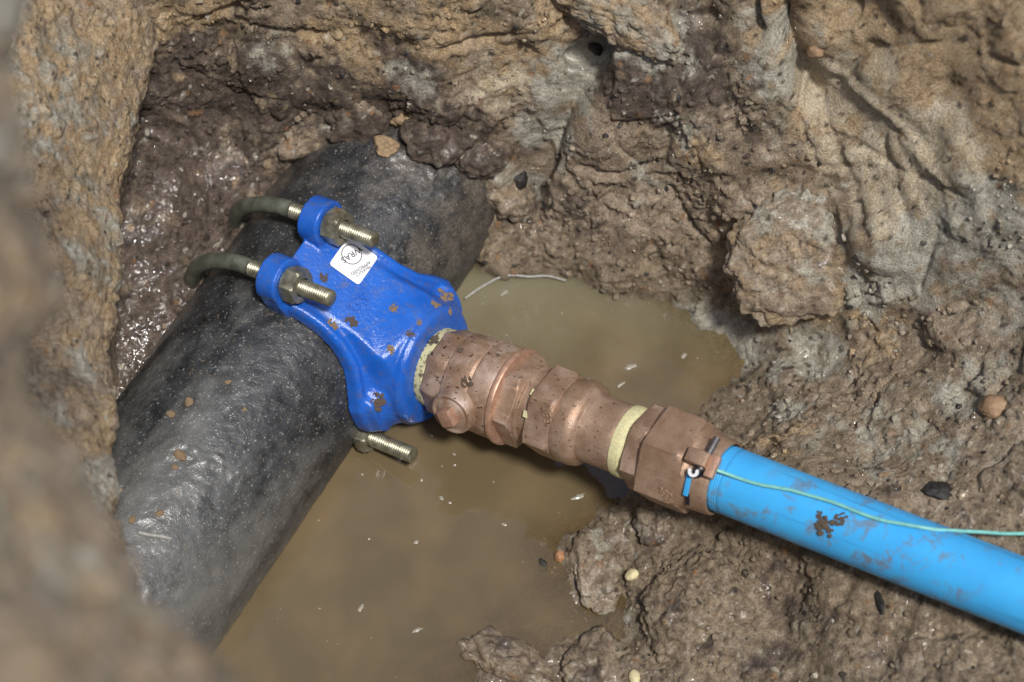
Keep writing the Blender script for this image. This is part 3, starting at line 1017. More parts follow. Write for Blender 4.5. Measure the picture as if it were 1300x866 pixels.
def add_grid(bm, G):
    vs_ = [[bm.verts.new(tuple(p)) for p in row] for row in G]
    for i in range(len(vs_) - 1):
        for j in range(len(vs_[0]) - 1):
            bm.faces.new((vs_[i][j], vs_[i][j + 1], vs_[i + 1][j + 1], vs_[i + 1][j]))
    return vs_


ov = add_grid(bm, outer_); iv = add_grid(bm, inner_)
nr_, nc_ = len(ov), len(ov[0])
for i in range(nr_ - 1):
    bm.faces.new((ov[i][0], ov[i + 1][0], iv[i + 1][0], iv[i][0]))
    bm.faces.new((ov[i][-1], iv[i][-1], iv[i + 1][-1], ov[i + 1][-1]))
for j in range(nc_ - 1):
    bm.faces.new((ov[0][j], iv[0][j], iv[0][j + 1], ov[0][j + 1]))
    bm.faces.new((ov[-1][j], ov[-1][j + 1], iv[-1][j + 1], iv[-1][j]))


def add_rev(bm, prof, seg=72, cy=0, cz=0):
    rings = []
    for x, r in prof:
        rings.append([bm.verts.new((x, cy + r * math.cos(2 * math.pi * k / seg), cz + r * math.sin(2 * math.pi * k / seg))) for k in range(seg)])
    for a_, b_ in zip(rings[:-1], rings[1:]):
        for k in range(seg):
            bm.faces.new((a_[k], a_[(k + 1) % seg], b_[(k + 1) % seg], b_[k]))
    bm.faces.new(rings[0][::-1]); bm.faces.new(rings[-1])


# outlet collar
add_rev(bm, [(.098, .060), (.112, .0570), (.122, .0550), (.132, .0540), (.1360, .0510), (.1370, .046), (.1370, .040)])
# ears: rounded lugs the bolts pass through, with a lip round each nut
LEG_Z, LEG_Y = .1186, .0325
EAR0, EAR1 = .021, .0405
for sy in (-1, 1):
    for sz in (-1, 1):
        prof2 = []
        for k in range(25):
            a_ = math.radians(-20 + 220 * k / 24)
            prof2.append((sy * LEG_Y + .0205 * math.cos(a_), LEG_Z + .0195 * math.sin(a_)))
        prof2 += [(sy * LEG_Y - (.0205 if sy > 0 else .0190), .104), (sy * LEG_Y - (.0235 if sy > 0 else .0165), .088), (sy * LEG_Y - (.0265 if sy > 0 else .0150), .076), (sy * LEG_Y + (.0265 if sy < 0 else .0150), .076), (sy * LEG_Y + (.0235 if sy < 0 else .0165), .088), (sy * LEG_Y + (.0205 if sy < 0 else .0190), .104)]
        lo = [bm.verts.new((EAR0, y, sz * z)) for y, z in prof2]
        hi = [bm.verts.new((EAR1, y, sz * z)) for y, z in prof2]
        n_ = len(lo)
        for k in range(n_):
            bm.faces.new((lo[k], lo[(k + 1) % n_], hi[(k + 1) % n_], hi[k]))
        bm.faces.new(lo); bm.faces.new(hi[::-1])
bmesh.ops.recalc_face_normals(bm, faces=bm.faces)
me = bpy.data.meshes.new('body'); bm.to_mesh(me); bm.free()
body = link_obj('body', me, M['enamel'], saddle)
rm = body.modifiers.new('remesh', 'REMESH'); rm.mode = 'VOXEL'; rm.voxel_size = .0012; rm.use_smooth_shade = True
sm = body.modifiers.new('smooth', 'SMOOTH'); sm.factor = .5; sm.iterations = 5

# raised casting mark on the slab, print and sticker: laid in the slab's own plane
sn = np.array([.576, 0, .817])                 # slab normal, local
st1 = np.array([.817, 0, -.576])               # down the slab


def slab_mat(px, py, lift, turn):
    d = ray(px, py); dl = np.array([d @ Av, d @ Bv, d @ Nv]); a = to_loc(CAM)
    t = (SLC + lift - a @ sn) / (dl @ sn)
    p = a + dl * t
    e1 = np.array([0, 1.0, 0]) * math.cos(turn) + st1 * math.sin(turn)
    e2 = np.cross(sn, e1)
    return Matrix(((e1[0], e2[0], sn[0], p[0]), (e1[1], e2[1], sn[1], p[1]), (e1[2], e2[2], sn[2], p[2]), (0, 0, 0, 1)))


def rounded_poly(name, corners, rad, thick, mat, parent, mtx):
    out = []
    n = len(corners)
    for i in range(n):
        p0, p1, p2 = (np.array(corners[(i + k) % n], float) for k in (-1, 0, 1))
        a = (p0 - p1) / np.linalg.norm(p0 - p1); b_ = (p2 - p1) / np.linalg.norm(p2 - p1)
        s0, s1 = p1 + a * rad, p1 + b_ * rad
        for t in np.linspace(0, 1, 7):
            out.append((1 - t) ** 2 * s0 + 2 * t * (1 - t) * p1 + t * t * s1)
    v = [(p[0], p[1], 0) for p in out] + [(p[0], p[1], thick) for p in out]
    m_ = len(out)
    f = [tuple(range(m_ - 1, -1, -1)), tuple(range(m_, 2 * m_))] + [(k, (k + 1) % m_, m_ + (k + 1) % m_, m_ + k) for k in range(m_)]
    o = pydata(name, v, f, mat, parent, smooth=False)
    o.matrix_local = mtx
    return o


def text_part(name, body_, size, mat, parent, mtx, ext=.0001):
    cu = bpy.data.curves.new(name, 'FONT')
    cu.body = body_; cu.size = size; cu.align_x = 'CENTER'; cu.align_y = 'CENTER'; cu.extrude = ext
    o = bpy.data.objects.new(name, cu)
    C.objects.link(o)
    bpy.context.view_layer.update()
    me_ = bpy.data.meshes.new_from_object(o.evaluated_get(bpy.context.evaluated_depsgraph_get()))
    bpy.data.objects.remove(o)
    me_.materials.clear(); me_.materials.append(mat)
    r = link_obj(name, me_, None, parent)
    r.matrix_local = mtx
    return r


def ring_part(name, r0, r1, thick, mat, parent, mtx, seg=40):
    v, f = [], []
    for k in range(seg):
        a = 2 * math.pi * k / seg
        for r, z in ((r0, 0), (r1, 0), (r1, thick), (r0, thick)):
            v.append((r * math.cos(a), r * math.sin(a), z))
    for k in range(seg):
        k2 = (k + 1) % seg
        for j in range(4):
            f.append((4 * k + j, 4 * k2 + j, 4 * k2 + (j + 1) % 4, 4 * k + (j + 1) % 4))
    o = pydata(name, v, f, mat, parent, sharp=40)
    o.matrix_local = mtx
    return o


SM = slab_mat(449, 331, .0012, R_(0))
stk = rounded_poly('sticker', [(.016, .0155), (-.016, .0155), (-.016, -.0155), (.016, -.0155)], .0035, .0004, M['sticker'], saddle, SM)
stk['label'] = 'white square sticker printed in black'
up_ = Matrix.Translation((0, 0, .00045))
ring_part('printed_ring', .0084, .0091, .0001, M['ink'], stk, Matrix.Translation((.0035, .0045, .0005)))
text_part('print', 'WRAS', .0078, M['ink'], stk, Matrix.Translation((.0035, .0045, .0006)) @ Matrix.Rotation(R_(160), 4, 'Z'))
text_part('print', 'APPROVED', .0042, M['ink'], stk, Matrix.Translation((-.002, -.0085, .0006)) @ Matrix.Rotation(R_(160), 4, 'Z'))
text_part('print', 'PRODUCT', .0034, M['ink'], stk, Matrix.Translation((-.003, -.0115, .0006)) @ Matrix.Rotation(R_(160), 4, 'Z'))
em = slab_mat(456, 385, .0006, R_(20))
e1_ = text_part('embossed_mark', 'GS', .016, M['enamel'], saddle, em, .0012)

# bolts
def stud_radius(x0, x1, r, pitch=.0022):
    xs, rs = [], []
    n = int((x1 - x0) / (pitch / 4))
    for k in range(n + 1):
        x = x0 + (x1 - x0) * k / n
        xs.append(x); rs.append(r - .0007 * (.5 + .5 * math.cos(2 * math.pi * k / 4)))
    return xs, rs


def hex_nut(name, x0, cy, cz, parent, rot, fl=.0140, rc=.0160, h=.0145):
    pr = [(x0, .0085), (x0, fl + .0004, fl), (x0 + .0012, rc + .001, fl), (x0 + h - .0022, rc + .001, fl), (x0 + h, fl + .0002, fl), (x0 + h + .0001, .0082)]
    o = lathe(name, pr, M['zinc'], parent, seg=60, sharp=28, caps=False, rot=rot)
    o.location = (0, cy, cz)
    return o


SR = .0073
for sy, top_len, lower_len in ((-1, .0865, .085), (1, .0885, .086)):
    pts, rads = [], []
    xs, rs = stud_radius(.001, top_len - .001, SR)
    for x, r in reversed(list(zip(xs, rs))):
        pts.append((x, sy * LEG_Y, LEG_Z)); rads.append(r)
    pts = [(top_len, sy * LEG_Y, LEG_Z)] + pts; rads = [SR - .0012] + rads
    for k in range(0, 41):
        a = math.radians(90 + 180 * k / 40)
        ex = 1 - .125 * min(1, max(0, (k - 1) / 11)) if k <= 20 else 1 - .125 * min(1, max(0, (39 - k) / 11))
        pts.append((LEG_Z * ex * math.cos(a) - .0015, sy * LEG_Y, LEG_Z * ex * math.sin(a))); rads.append(SR)
    lx, lr = stud_radius(.001, lower_len - .001, SR)
    for x, r in zip(lx, lr):
        pts.append((x, sy * LEG_Y, -LEG_Z)); rads.append(r)
    pts.append((lower_len, sy * LEG_Y, -LEG_Z)); rads.append(SR - .0012)
    ub = tube('u_bolt', pts, rads, M['steel_dull'], saddle, seg=20)
    ub.data.materials.append(M['zinc'])
    for p in ub.data.polygons:
        if p.center.x > .001: p.material_index = 1
    ub['label'] = 'threaded steel U-bolt nearer the camera' if sy < 0 else 'threaded steel U-bolt farther from the camera'
    hex_nut('nut', EAR1 + .0008, sy * LEG_Y, LEG_Z, ub, .35 + .4 * (sy > 0))
    hex_nut('nut', EAR1 + .0008, sy * LEG_Y, -LEG_Z, ub, .1)
for sy in (-1,):
    wb = tube('wing_bolt', [(.092, 0, 0)] + [(x, 0, 0) for x in stud_radius(.0925, .1445, SR)[0]] + [(.1455, 0, 0)], [SR] + stud_radius(.0925, .1445, SR)[1] + [SR - .0012], M['zinc'], saddle, seg=20)
    wb.location = (-.001, sy * .069, -.039)
    hex_nut('nut', .0905, 0, 0, wb, .3, .0125, .0142, .011)
# dabs of soil stuck on the saddle are added with the crumbs below

# ------------------------------------------------------------------ bronze valve
valve = empty('stop_valve', FITM)
tag(valve, 'dusty bronze ferrule valve screwed into the blue saddle', 'valve')
tr_ = lathe('sealing_tape', [(.130, .0335), (.1365, .0352), (.1445, .0357), (.1465, .034)], M['tape_dirty'], valve, 72, rot=.2)
tr_['label'] = 'cream sealing tape speckled with black dirt'
lathe('inlet_collar', [(.1445, .033), (.1455, .0388, .0355, 8), (.147, .0395, .0362, 8), (.160, .0395, .0368, 8), (.1635, .0385, .037, 8), (.1665, .0378)], M['bronze_old'], valve, 96, sharp=24, rot=.31)
lathe('body', [(.163, .036), (.1650, .0376), (.1665, .0396), (.168, .0402), (.178, .0408), (.190, .0412), (.1912, .0406), (.1925, .0394), (.1938, .0412), (.203, .0414), (.2115, .0412), (.2135, .0405), (.214, .039)], M['bronze_old'], valve, 72, sharp=30)
lathe('flange', [(.212, .036), (.2135, .0415), (.2150, .0432), (.2178, .0434), (.2192, .0425), (.2198, .0400), (.2195, .035)], M['copper'], valve, 72, sharp=40)
lathe('outlet_hexagon', [(.2165, .034), (.2195, .0390, .0352), (.2210, .0406, .0352), (.2335, .0406, .0352), (.2352, .0362, .0352), (.2358, .0340)], M['bronze'], valve, 96, sharp=24, rot=.58)
lathe('neck', [(.2335, .0335), (.235, .0348), (.2375, .0348), (.2390, .0318), (.2470, .0316), (.2480, .0325), (.2515, .030)], M['bronze'], valve, 72, sharp=30)
# plug on the flank
ps = R_(22)
pdv = np.array([0, -math.cos(ps), math.sin(ps)])
pe1 = np.array([1.0, 0, 0]); pe2 = np.cross(pdv, pe1)
PM = Matrix(((pdv[0], pe1[0], pe2[0], .1845), (pdv[1], pe1[1], pe2[1], 0), (pdv[2], pe1[2], pe2[2], 0), (0, 0, 0, 1)))
plug = lathe('plug', [(.026, .0215), (.043, .0200), (.0475, .0196), (.0492, .0188), (.0496, .0175), (.0485, .0160), (.0484, .0145), (.0492, .0135), (.0497, .0120)], M['bronze_old'], valve, 64, sharp=40)
plug.matrix_local = PM
sq_ = box_mesh('square_head', (.010, .0130, .0150), M['copper'], plug, (.0530, 0, 0), Matrix.Rotation(.5, 4, 'X'), .0012)

# ------------------------------------------------------------------ bronze reducing adaptor
adaptor = empty('reducing_adaptor', FITM @ Matrix.Translation((.245, 0, 0)))
tag(adaptor, 'bronze hexagonal reducing adaptor between the valve and the cream tape', 'pipe fitting')


def sh(pr):
    return [(p[0] - .245, *p[1:]) for p in pr]


lathe('hexagon', sh([(.2475, .033), (.2490, .0385, .0352), (.2505, .0412, .0356), (.270, .0412, .0356), (.2725, .0375, .0354), (.2735, .034)]), M['bronze'], adaptor, 96, sharp=24, rot=.84)
lathe('barrel', sh([(.270, .034), (.2735, .0362), (.278, .0370), (.285, .0372), (.2905, .0360), (.2935, .0335), (.2950, .0308), (.3005, .0298), (.322, .0296), (.326, .0300), (.3280, .0290)]), M['bronze'], adaptor, 72, sharp=40)
tp2 = lathe('sealing_tape', sh([(.3265, .029), (.3275, .0310), (.331, .0314), (.3355, .0312), (.3378, .0304), (.3395, .028)]), M['tape'], adaptor, 72, sharp=40)
tp2['label'] = 'clean wide band of cream sealing tape'
for k, (ang, xx_) in enumerate(((2.3, .2485), (1.75, .2482))):
    bx_ = box_mesh('tape_scrap', (.005, .006, .0012), M['tape'], adaptor, (xx_ - .245, .0352 * math.cos(ang), .0352 * math.sin(ang)), Matrix.Rotation(ang - math.pi / 2, 4, 'X'), .0004, 1)


def face_mark(px, py, flat_r, rot0, size, txt, parent, mat, origin_x, shape_r=None):
    """a raised foundry mark on the hexagon face under that pixel"""
    P0 = to_loc(hit_out(px, py, flat_r * 1.02))
    a = math.atan2(P0[2], P0[1])
    st = math.pi / 3
    k = math.floor((a - rot0) / st)
    am = rot0 + (k + .5) * st
    n_ = np.array([0, math.cos(am), math.sin(am)]); tt = np.array([0, -math.sin(am), math.cos(am)]); e = np.array([1.0, 0, 0])
    off = (P0 @ tt)
    p = np.array([P0[0] - origin_x, 0, 0]) + n_ * flat_r + tt * off * .9
    mtx = Matrix(((e[0], tt[0], n_[0], p[0]), (e[1], tt[1], n_[1], p[1]), (e[2], tt[2], n_[2], p[2]), (0, 0, 0, 1)))
    return mtx


fm = face_mark(696, 527, .0354, .84, .01, '', adaptor, None, .245)
text_part('foundry_mark', '/83', .011, M['bronze'], adaptor, fm @ Matrix.Rotation(R_(75), 4, 'Z'), .0006)
v_, f_ = [], []

# ------------------------------------------------------------------ bronze compression coupling
coup = empty('compression_coupling', FITM @ Matrix.Translation((.34, 0, 0)))
tag(coup, 'clean bronze hexagonal compression coupling gripping the blue pipe', 'pipe coupling')


def s3(pr):
    return [(p[0] - .34, *p[1:]) for p in pr]


lathe('small_hexagon', s3([(.3395, .029), (.3405, .0335, .0315), (.342, .0371, .0320), (.3555, .0371, .0322), (.3575, .0345, .0322), (.358, .031)]), M['bronze'], coup, 96, sharp=24, rot=.63)
lathe('large_hexagon', s3([(.3565, .031), (.3575, .0395, .0368), (.3590, .0434, .0376), (.3905, .0434, .0378), (.3945, .0405, .0372), (.3955, .036)]), M['bronze_clean'], coup, 96, sharp=24, rot=.87)
collar = lathe('split_collar', s3([(.394, .0360), (.3955, .0358), (.3975, .0345), (.4000, .0336), (.4165, .0326), (.4190, .0318), (.4195, .0296), (.4150, .0288)]), M['bronze_clean'], coup, 72, sharp=35)
fm = face_mark(816, 562, .0322, .63, .01, '', coup, None, .34)
rg = ring_part('foundry_mark', .0034, .0043, .0007, M['bronze'], coup, fm @ Matrix.Diagonal((.75, 1.5, 1, 1)))
fm = face_mark(845, 627, .0376, .87, .01, '', coup, None, .34)
text_part('foundry_mark', '483', .010, M['bronze'], coup, fm @ Matrix.Rotation(R_(20), 4, 'Z'), .0006)

# the lug, its bolt, the clip and the slot of the collar stand where the photo shows them, on the collar's surface
def on_out(px, py, rad, ox):
    P0 = to_loc(hit_out(px, py, rad)); a = math.atan2(P0[2], P0[1])
    n_ = np.array([0, math.cos(a), math.sin(a)]); tt = np.array([0, -math.sin(a), math.cos(a)]); e = np.array([1.0, 0, 0])
    p = P0 - np.array([ox, 0, 0])
    return Matrix(((e[0], tt[0], n_[0], p[0]), (e[1], tt[1], n_[1], p[1]), (e[2], tt[2], n_[2], p[2]), (0, 0, 0, 1)))


lug = box_mesh('lug', (.019, .0125, .012), M['bronze_clean'], coup, bevel=.0013); lug.matrix_local = on_out(887, 582, .040, .34)
lug2 = box_mesh('lug', (.008, .019, .007), M['copper'], coup, bevel=.0012); lug2.matrix_local = on_out(905, 593, .0375, .34)
bolt = tube('bolt', [(0, -.016, 0), (0, .013, 0), (0, .015, 0)], [.0030, .0030, .0024], M['dark_steel'], coup, 14); bolt.matrix_local = on_out(899, 577, .0385, .34)
head = lathe('bolt_head', [(-.002, .0048), (.0015, .0050), (.003, .004)], M['black_rubber'], coup, 24); head.matrix_local = on_out(886, 599, .0385, .34)
cv, cf = [], []
for k in range(25):
    a = math.radians(55 + 250 * k / 24)
    for r, z in ((.0020, 0), (.0044, 0), (.0044, .0020), (.0020, .0020)):
        cv.append((r * math.cos(a), r * math.sin(a), z))
for k in range(24):
    for j in range(4):
        cf.append((4 * k + j, 4 * k + 4 + j, 4 * k + 4 + (j + 1) % 4, 4 * k + (j + 1) % 4))
cf += [(0, 1, 2, 3), (99, 98, 97, 96)]
clip = pydata('clip', cv, cf, M['white_plastic'], coup, sharp=40)
clip.matrix_local = on_out(881, 599, .0425, .34) @ Matrix.Rotation(R_(-100), 4, 'Z')
clip['label'] = 'small white C-shaped clip'
slot = box_mesh('slot', (.0045, .020, .002), M['plastic'], coup, bevel=.0006); slot.matrix_local = on_out(873, 615, .0352, .34)
slot['label'] = 'blue plastic showing in a slot of the collar'
seam = box_mesh('slot', (.003, .012, .002), M['black_rubber'], coup, bevel=.0006); seam.matrix_local = on_out(873, 634, .0350, .34)

# ------------------------------------------------------------------ blue pipe
bp_ = empty('service_pipe', FITM @ Matrix.Translation((.40, 0, 0)))
tag(bp_, 'light blue plastic service pipe leaving the pit on the right', 'pipe')
prof = [(.0, .0276), (.0195, .0278), (.020, .0280)]
for k in range(3):
    x = .0215 + .0022 * k
    prof += [(x, .0280), (x + .0004, .0277), (x + .0008, .0280)]
prof += [(x_, .0279) for x_ in np.linspace(.03, .62, 40)]
lathe('pipe_wall', prof, M['plastic'], bp_, 96, sharp=60)

# ------------------------------------------------------------------ tracer wire
wp = [(907, 597), (935, 606), (970, 617), (1010, 624), (1050, 636), (1090, 651), (1130, 663), (1170, 670)]
wpts = []
for k, (x, y) in enumerate(wp):
    P0 = hit_out(x, y, .0279 + (.0075 if k == 0 else .0016)); wpts.append(P0)
ends = [(1210, 674), (1260, 677), (1310, 677), (1380, 674)]
dl_ = np.dot(wpts[-1] - CAM, fw)
for k, (x, y) in enumerate(ends):
    wpts.append(at_d(x, y, dl_ + .004 + .012 * k))
wpts = np.array(wpts)
wpts = catmull(wpts, 90, 0)
wpts[:, 2] += .0002 * np.sin(np.arange(90) * .9) * np.linspace(0, 1, 90) + .0005
wpts[:, 1] += .0004 * np.sin(np.arange(90) * .37 + 1)
wire = tube('tracer_wire', wpts, .0015, M['wire'], None, 10)
tag(wire, 'thin teal tracer wire lying along the blue pipe', 'wire')


# ------------------------------------------------------------------ clods, stones and crumbs
def clod_mesh(name, seed, sub, rough=.22, fine=.08, size=(1, 1, 1)):
    """an uneven lump; its real size is in the mesh"""
    bm = bmesh.new()
    bmesh.ops.create_icosphere(bm, subdivisions=sub, radius=1)
    V = np.array([v.co for v in bm.verts])
    f0 = gnoise(V, 1.1, seed) * rough * 1.3 + np.abs(gnoise(V, .5, seed + 1)) * rough * .8 - rough * .2
    if sub > 2:
        f0 = f0 + gnoise(V, .22, seed + 2) * fine + np.abs(gnoise(V, .1, seed + 3)) * fine * .7
    V = V * (1 + f0)[:, None] * np.array(size)
    if sub > 4:
        nn = V / np.array(size) ** 2; nn /= np.linalg.norm(nn, axis=1, keepdims=True)
        S = V + seed

        def cell(S):
            a, b_, c_ = worley(S, .0085, seed)
            return sstep(0, .35, b_ - a) * (c_ - .35) * .0045
        V = V + nn * (gnoise(S, .018, seed) * .0042 + gnoise(S, .0085, seed + 5) * .0024 + gnoise(S, .0036, seed + 7) * .0012 + cell(S))[:, None]
    for v, p in zip(bm.verts, V):
        v.co = p
    me_ = bpy.data.meshes.new(name); bm.to_mesh(me_); bm.free()
    me_.shade_smooth()
    return me_


def place(name, me_, mat, P0, n_, size, spin, label, cat, group=None, sink=.35, scale=None):
    n_ = Vector(n_).normalized()
    q = n_.to_track_quat('Z', 'Y').to_matrix().to_4x4()
    o = link_obj(name, me_, mat)
    o.matrix_world = Matrix.Translation(Vector(P0) + n_ * size[2] * (1 - 2 * sink)) @ q @ Matrix.Rotation(spin, 4, 'Z') @ Matrix.Diagonal((*(scale or (1, 1, 1)), 1))
    return tag(o, label, cat, group)


def ground_clod(name, px, py, size, mix_, label, cat, seed, sub=5, spin=0.0, sink=.4, rough=.22, wet=.3, fine=.08):
    P0, n_ = hit(px, py)
    me_ = clod_mesh(name, seed, sub, rough, fine, size)
    V = np.array([v.co for v in me_.vertices])
    k = np.ones(len(V))
    put_soil(me_, soil_rgb(V + P0, *(k * m_ for m_ in mix_)), np.clip(wet * sstep(-.2, .25, fbm(V + P0, .02, 140, 4, .6)), 0, 1))
    me_.materials.append(M['soil'])
    return place(name, me_, None, P0, n_ * .6 + np.array([0, 0, .4]), size, spin, label, cat, None, sink)


K_OCHRE, K_PINK, K_BROWN, K_GREY = (.7, .35, .1, .6), (.35, .35, .25, .7), (.05, .1, .3, .2), (.1, .6, .1, .3)
ground_clod('clay_clod', 1030, 316, (.074, .060, .024), (.5, .3, .15, .6), 'big ochre clay clod bulging from the wall above the pool', 'clod', 101, 6, .5, .60, .14, wet=.6)
ground_clod('clay_clod', 770, 2, (.075, .030, .022), K_OCHRE, 'ochre clay ledge jutting out at the top centre of the wall', 'clod', 121, 6, .0, .35, .2)
ground_clod('mud_clod', 880, 765, (.042, .048, .022), K_BROWN, 'large wet brown mud clod below the blue pipe', 'mud', 131, 6, .3, .52, .2, wet=.9)
ground_clod('mud_clod', 758, 722, (.036, .022, .012), (.1, .5, .1, .3), 'flat glistening mud clod at the water edge', 'mud', 141, 5, .2, .58, .25, wet=.9)
ground_clod('mud_clod', 836, 664, (.019, .017, .012), K_BROWN, 'small brown mud clod just under the bronze coupling', 'mud', 151, 5, .0, .4, wet=.9)
ground_clod('mud_clod', 650, 838, (.042, .022, .011), K_BROWN, 'low mud hump breaking the water at the bottom edge', 'mud', 161, 5, .1, .5, .25, wet=.9)
ground_clod('mud_clod', 760, 845, (.030, .026, .012), K_BROWN, 'knobbly mud lump right of the hump at the bottom edge', 'mud', 171, 5, .9, .5, .25, wet=.9)

K_DARK = (0, .1, .8, .2)
for px, py, size, sd, lab in ((455, 158, (.030, .022, .014), 211, 'purplish soil clod resting on the main left of the ochre lump'), (560, 172, (.032, .024, .016), 221, 'dark soil clod heaped over the buried end of the main'),
                              (612, 196, (.026, .022, .014), 231, 'dark soil clod against the upper right flank of the main'), (646, 246, (.022, .028, .014), 241, 'greyish clod beside the larger black bit at the main'),
                              (390, 172, (.030, .018, .012), 251, 'flat clod at the upper left rim of the main')):
    ground_clod('soil_clod', px, py, size, K_DARK if 'dark' in lab or 'purpl' in lab else (.1, .4, .4, .3), lab, 'clod', sd, 5, .5, .5, .3, wet=.6)

ST = [
    ('pebble', 1262, 517, (.0105, .0125, .007), 'tan_stone', 'rounded tan pebble on the bank above the blue pipe', 'stone', .38),
    ('pebble', 712, 707, (.0045, .0045, .004), 'orange', 'tiny orange pebble at the water edge', 'stone', .25),
    ('pebble', 804, 733, (.0062, .0062, .004), 'cream', 'round cream chip beside the small puddle', 'stone', .1),
    ('pebble', 806, 862, (.0065, .005, .004), 'cream', 'cream chip at the bottom edge of the picture', 'stone', .1),
    ('pebble', 838, 676, (.0055, .0055, .004), 'coal', 'black pebble on the mud under the bronze coupling', 'stone', .25),
    ('pebble', 1190, 622, (.012, .009, .005), 'coal', 'shiny black stone in the bank above the blue pipe', 'stone', .55),
    ('pebble', 632, 208, (.005, .007, .004), 'coal', 'upper of two black bits beside the buried end of the main', 'stone', .3),
    ('pebble', 659, 230, (.007, .012, .005), 'coal', 'larger lower of two black bits beside the buried end of the main', 'stone', .35),
    ('pebble', 808, 42, (.008, .008, .005), 'coal', 'black lump in the crack below the clay ledge', 'stone', .3),
    ('pebble', 756, 60, (.008, .006, .004), 'coal', 'black lump left in the crack below the clay ledge', 'stone', .3),
    ('pebble', 1117, 763, (.013, .003, .003), 'coal', 'black splinter in the mud under the blue pipe', 'stone', .3),
    ('pebble', 690, 718, (.004, .006, .004), 'coal', 'black pebble half in the water left of the orange one', 'stone', .3),
    ('pebble', 510, 150, (.009, .007, .006), 'crumb', 'ochre soil lump above the buried end of the main', 'clod', .25),
    ('pebble', 490, 187, (.012, .010, .005), 'crumb', 'pale crusty soil lump lying on the top of the main', 'clod', .3),
    ('pebble', 1035, 63, (.006, .008, .005), 'tan_stone', 'tan knob hanging in the upper right cleft', 'stone', .3),
]
for k, (nm, px, py, size, mt, lab, cat, sink) in enumerate(ST):
    P0, n_ = hit(px, py)
    if lab.startswith('pale crusty'):
        P0 = hit_main(px, py, PR); n_ = np.array(P0 - ORG); n_ = n_ - Bv * (n_ @ Bv)
    me_ = clod_mesh(nm, 300 + 7 * k, 4, .12 if mt == 'cream' else .22 if mt == 'tan_stone' else .34, .05 if mt in ('cream', 'tan_stone') else .12, size); me_.materials.append(M[mt])
    place(nm, me_, M[mt], P0, n_, size, k * 1.3, lab, cat, None, sink)

# loose crumbs on the main, the saddle, the valve and the blue pipe
cr_meshes = {}
for mt in ('crumb', 'dcrumb', 'orange'):
    cr_meshes[mt] = []
    for k in range(4):
        me_ = clod_mesh('soil_crumb', 400 + 11 * k, 3, .30, .14); me_.materials.append(M[mt]); cr_meshes[mt].append(me_)
rnd = random.Random(5)


def surf(kind, px, py):
    if kind == 'main':
        P0 = hit_main(px, py, PR); n_ = P0 - ORG; n_ = n_ - Bv * (n_ @ Bv)
    elif kind == 'blue':
        P0 = hit_out(px, py, .0279); n_ = P0 - ORG; n_ = n_ - Av * (n_ @ Av)
    elif kind == 'valve':
        P0 = hit_out(px, py, .0405); n_ = P0 - ORG; n_ = n_ - Av * (n_ @ Av)
    return P0, n_


CR = [('main', 240, 511, .0055, 'crumb', 'ochre soil crumb stuck on the flank of the black main'), ('main', 229, 579, .0068, 'crumb', 'rusty crumb stuck low on the black main'),
      ('main', 217, 526, .0048, 'crumb', 'ochre crumb left of its twin on the black main'), ('main', 203, 652, .0040, 'crumb', 'small crumb near the bottom of the black main'),
      ('main', 222, 593, .0036, 'crumb', 'tiny rusty crumb below the larger rusty one'), ('main', 290, 485, .0035, 'crumb', 'small pale crumb on the upper flank of the main'),
      ('main', 168, 660, .0042, 'crumb', 'crumb against the blurred bank at the main'), ('main', 310, 520, .0026, 'crumb', 'speck of soil in the middle of the main'),
      ('valve', 585, 445, .0035, 'dcrumb', 'dark soil crumb on top of the bronze valve'), ('valve', 597, 488, .0040, 'dcrumb', 'dark soil crumb above the plug of the valve'), ('valve', 632, 452, .0030, 'dcrumb', 'soil speck near the flange of the valve')]
for k, (kd, px, py, s_, mt, lab) in enumerate(CR):
    P0, n_ = surf(kd, px, py)
    place('soil_crumb', cr_meshes[mt][k % 4], None, P0, n_, (s_ * .8, s_ * .6, s_ * .35), rnd.uniform(0, 6), lab, 'soil', None, .35, (s_ * .8, s_ * .6, s_ * .35))

# saddle dabs: clusters of crumbs, found by a ray against the finished saddle
bpy.context.view_layer.update()
dg = bpy.context.evaluated_depsgraph_get()
sb = body.evaluated_get(dg)
SBVH = BVHTree.FromObject(body, dg)
inv = body.matrix_world.inverted()


def hit_saddle(px, py):
    o_ = inv @ Vector(CAM); d_ = (inv.to_3x3() @ Vector(ray(px, py))).normalized()
    loc, nn, _, _ = SBVH.ray_cast(o_, d_)
    if loc is None: return None
    if nn.dot(d_) > 0: nn = -nn
    return np.array(body.matrix_world @ loc), np.array(body.matrix_world.to_3x3() @ nn)


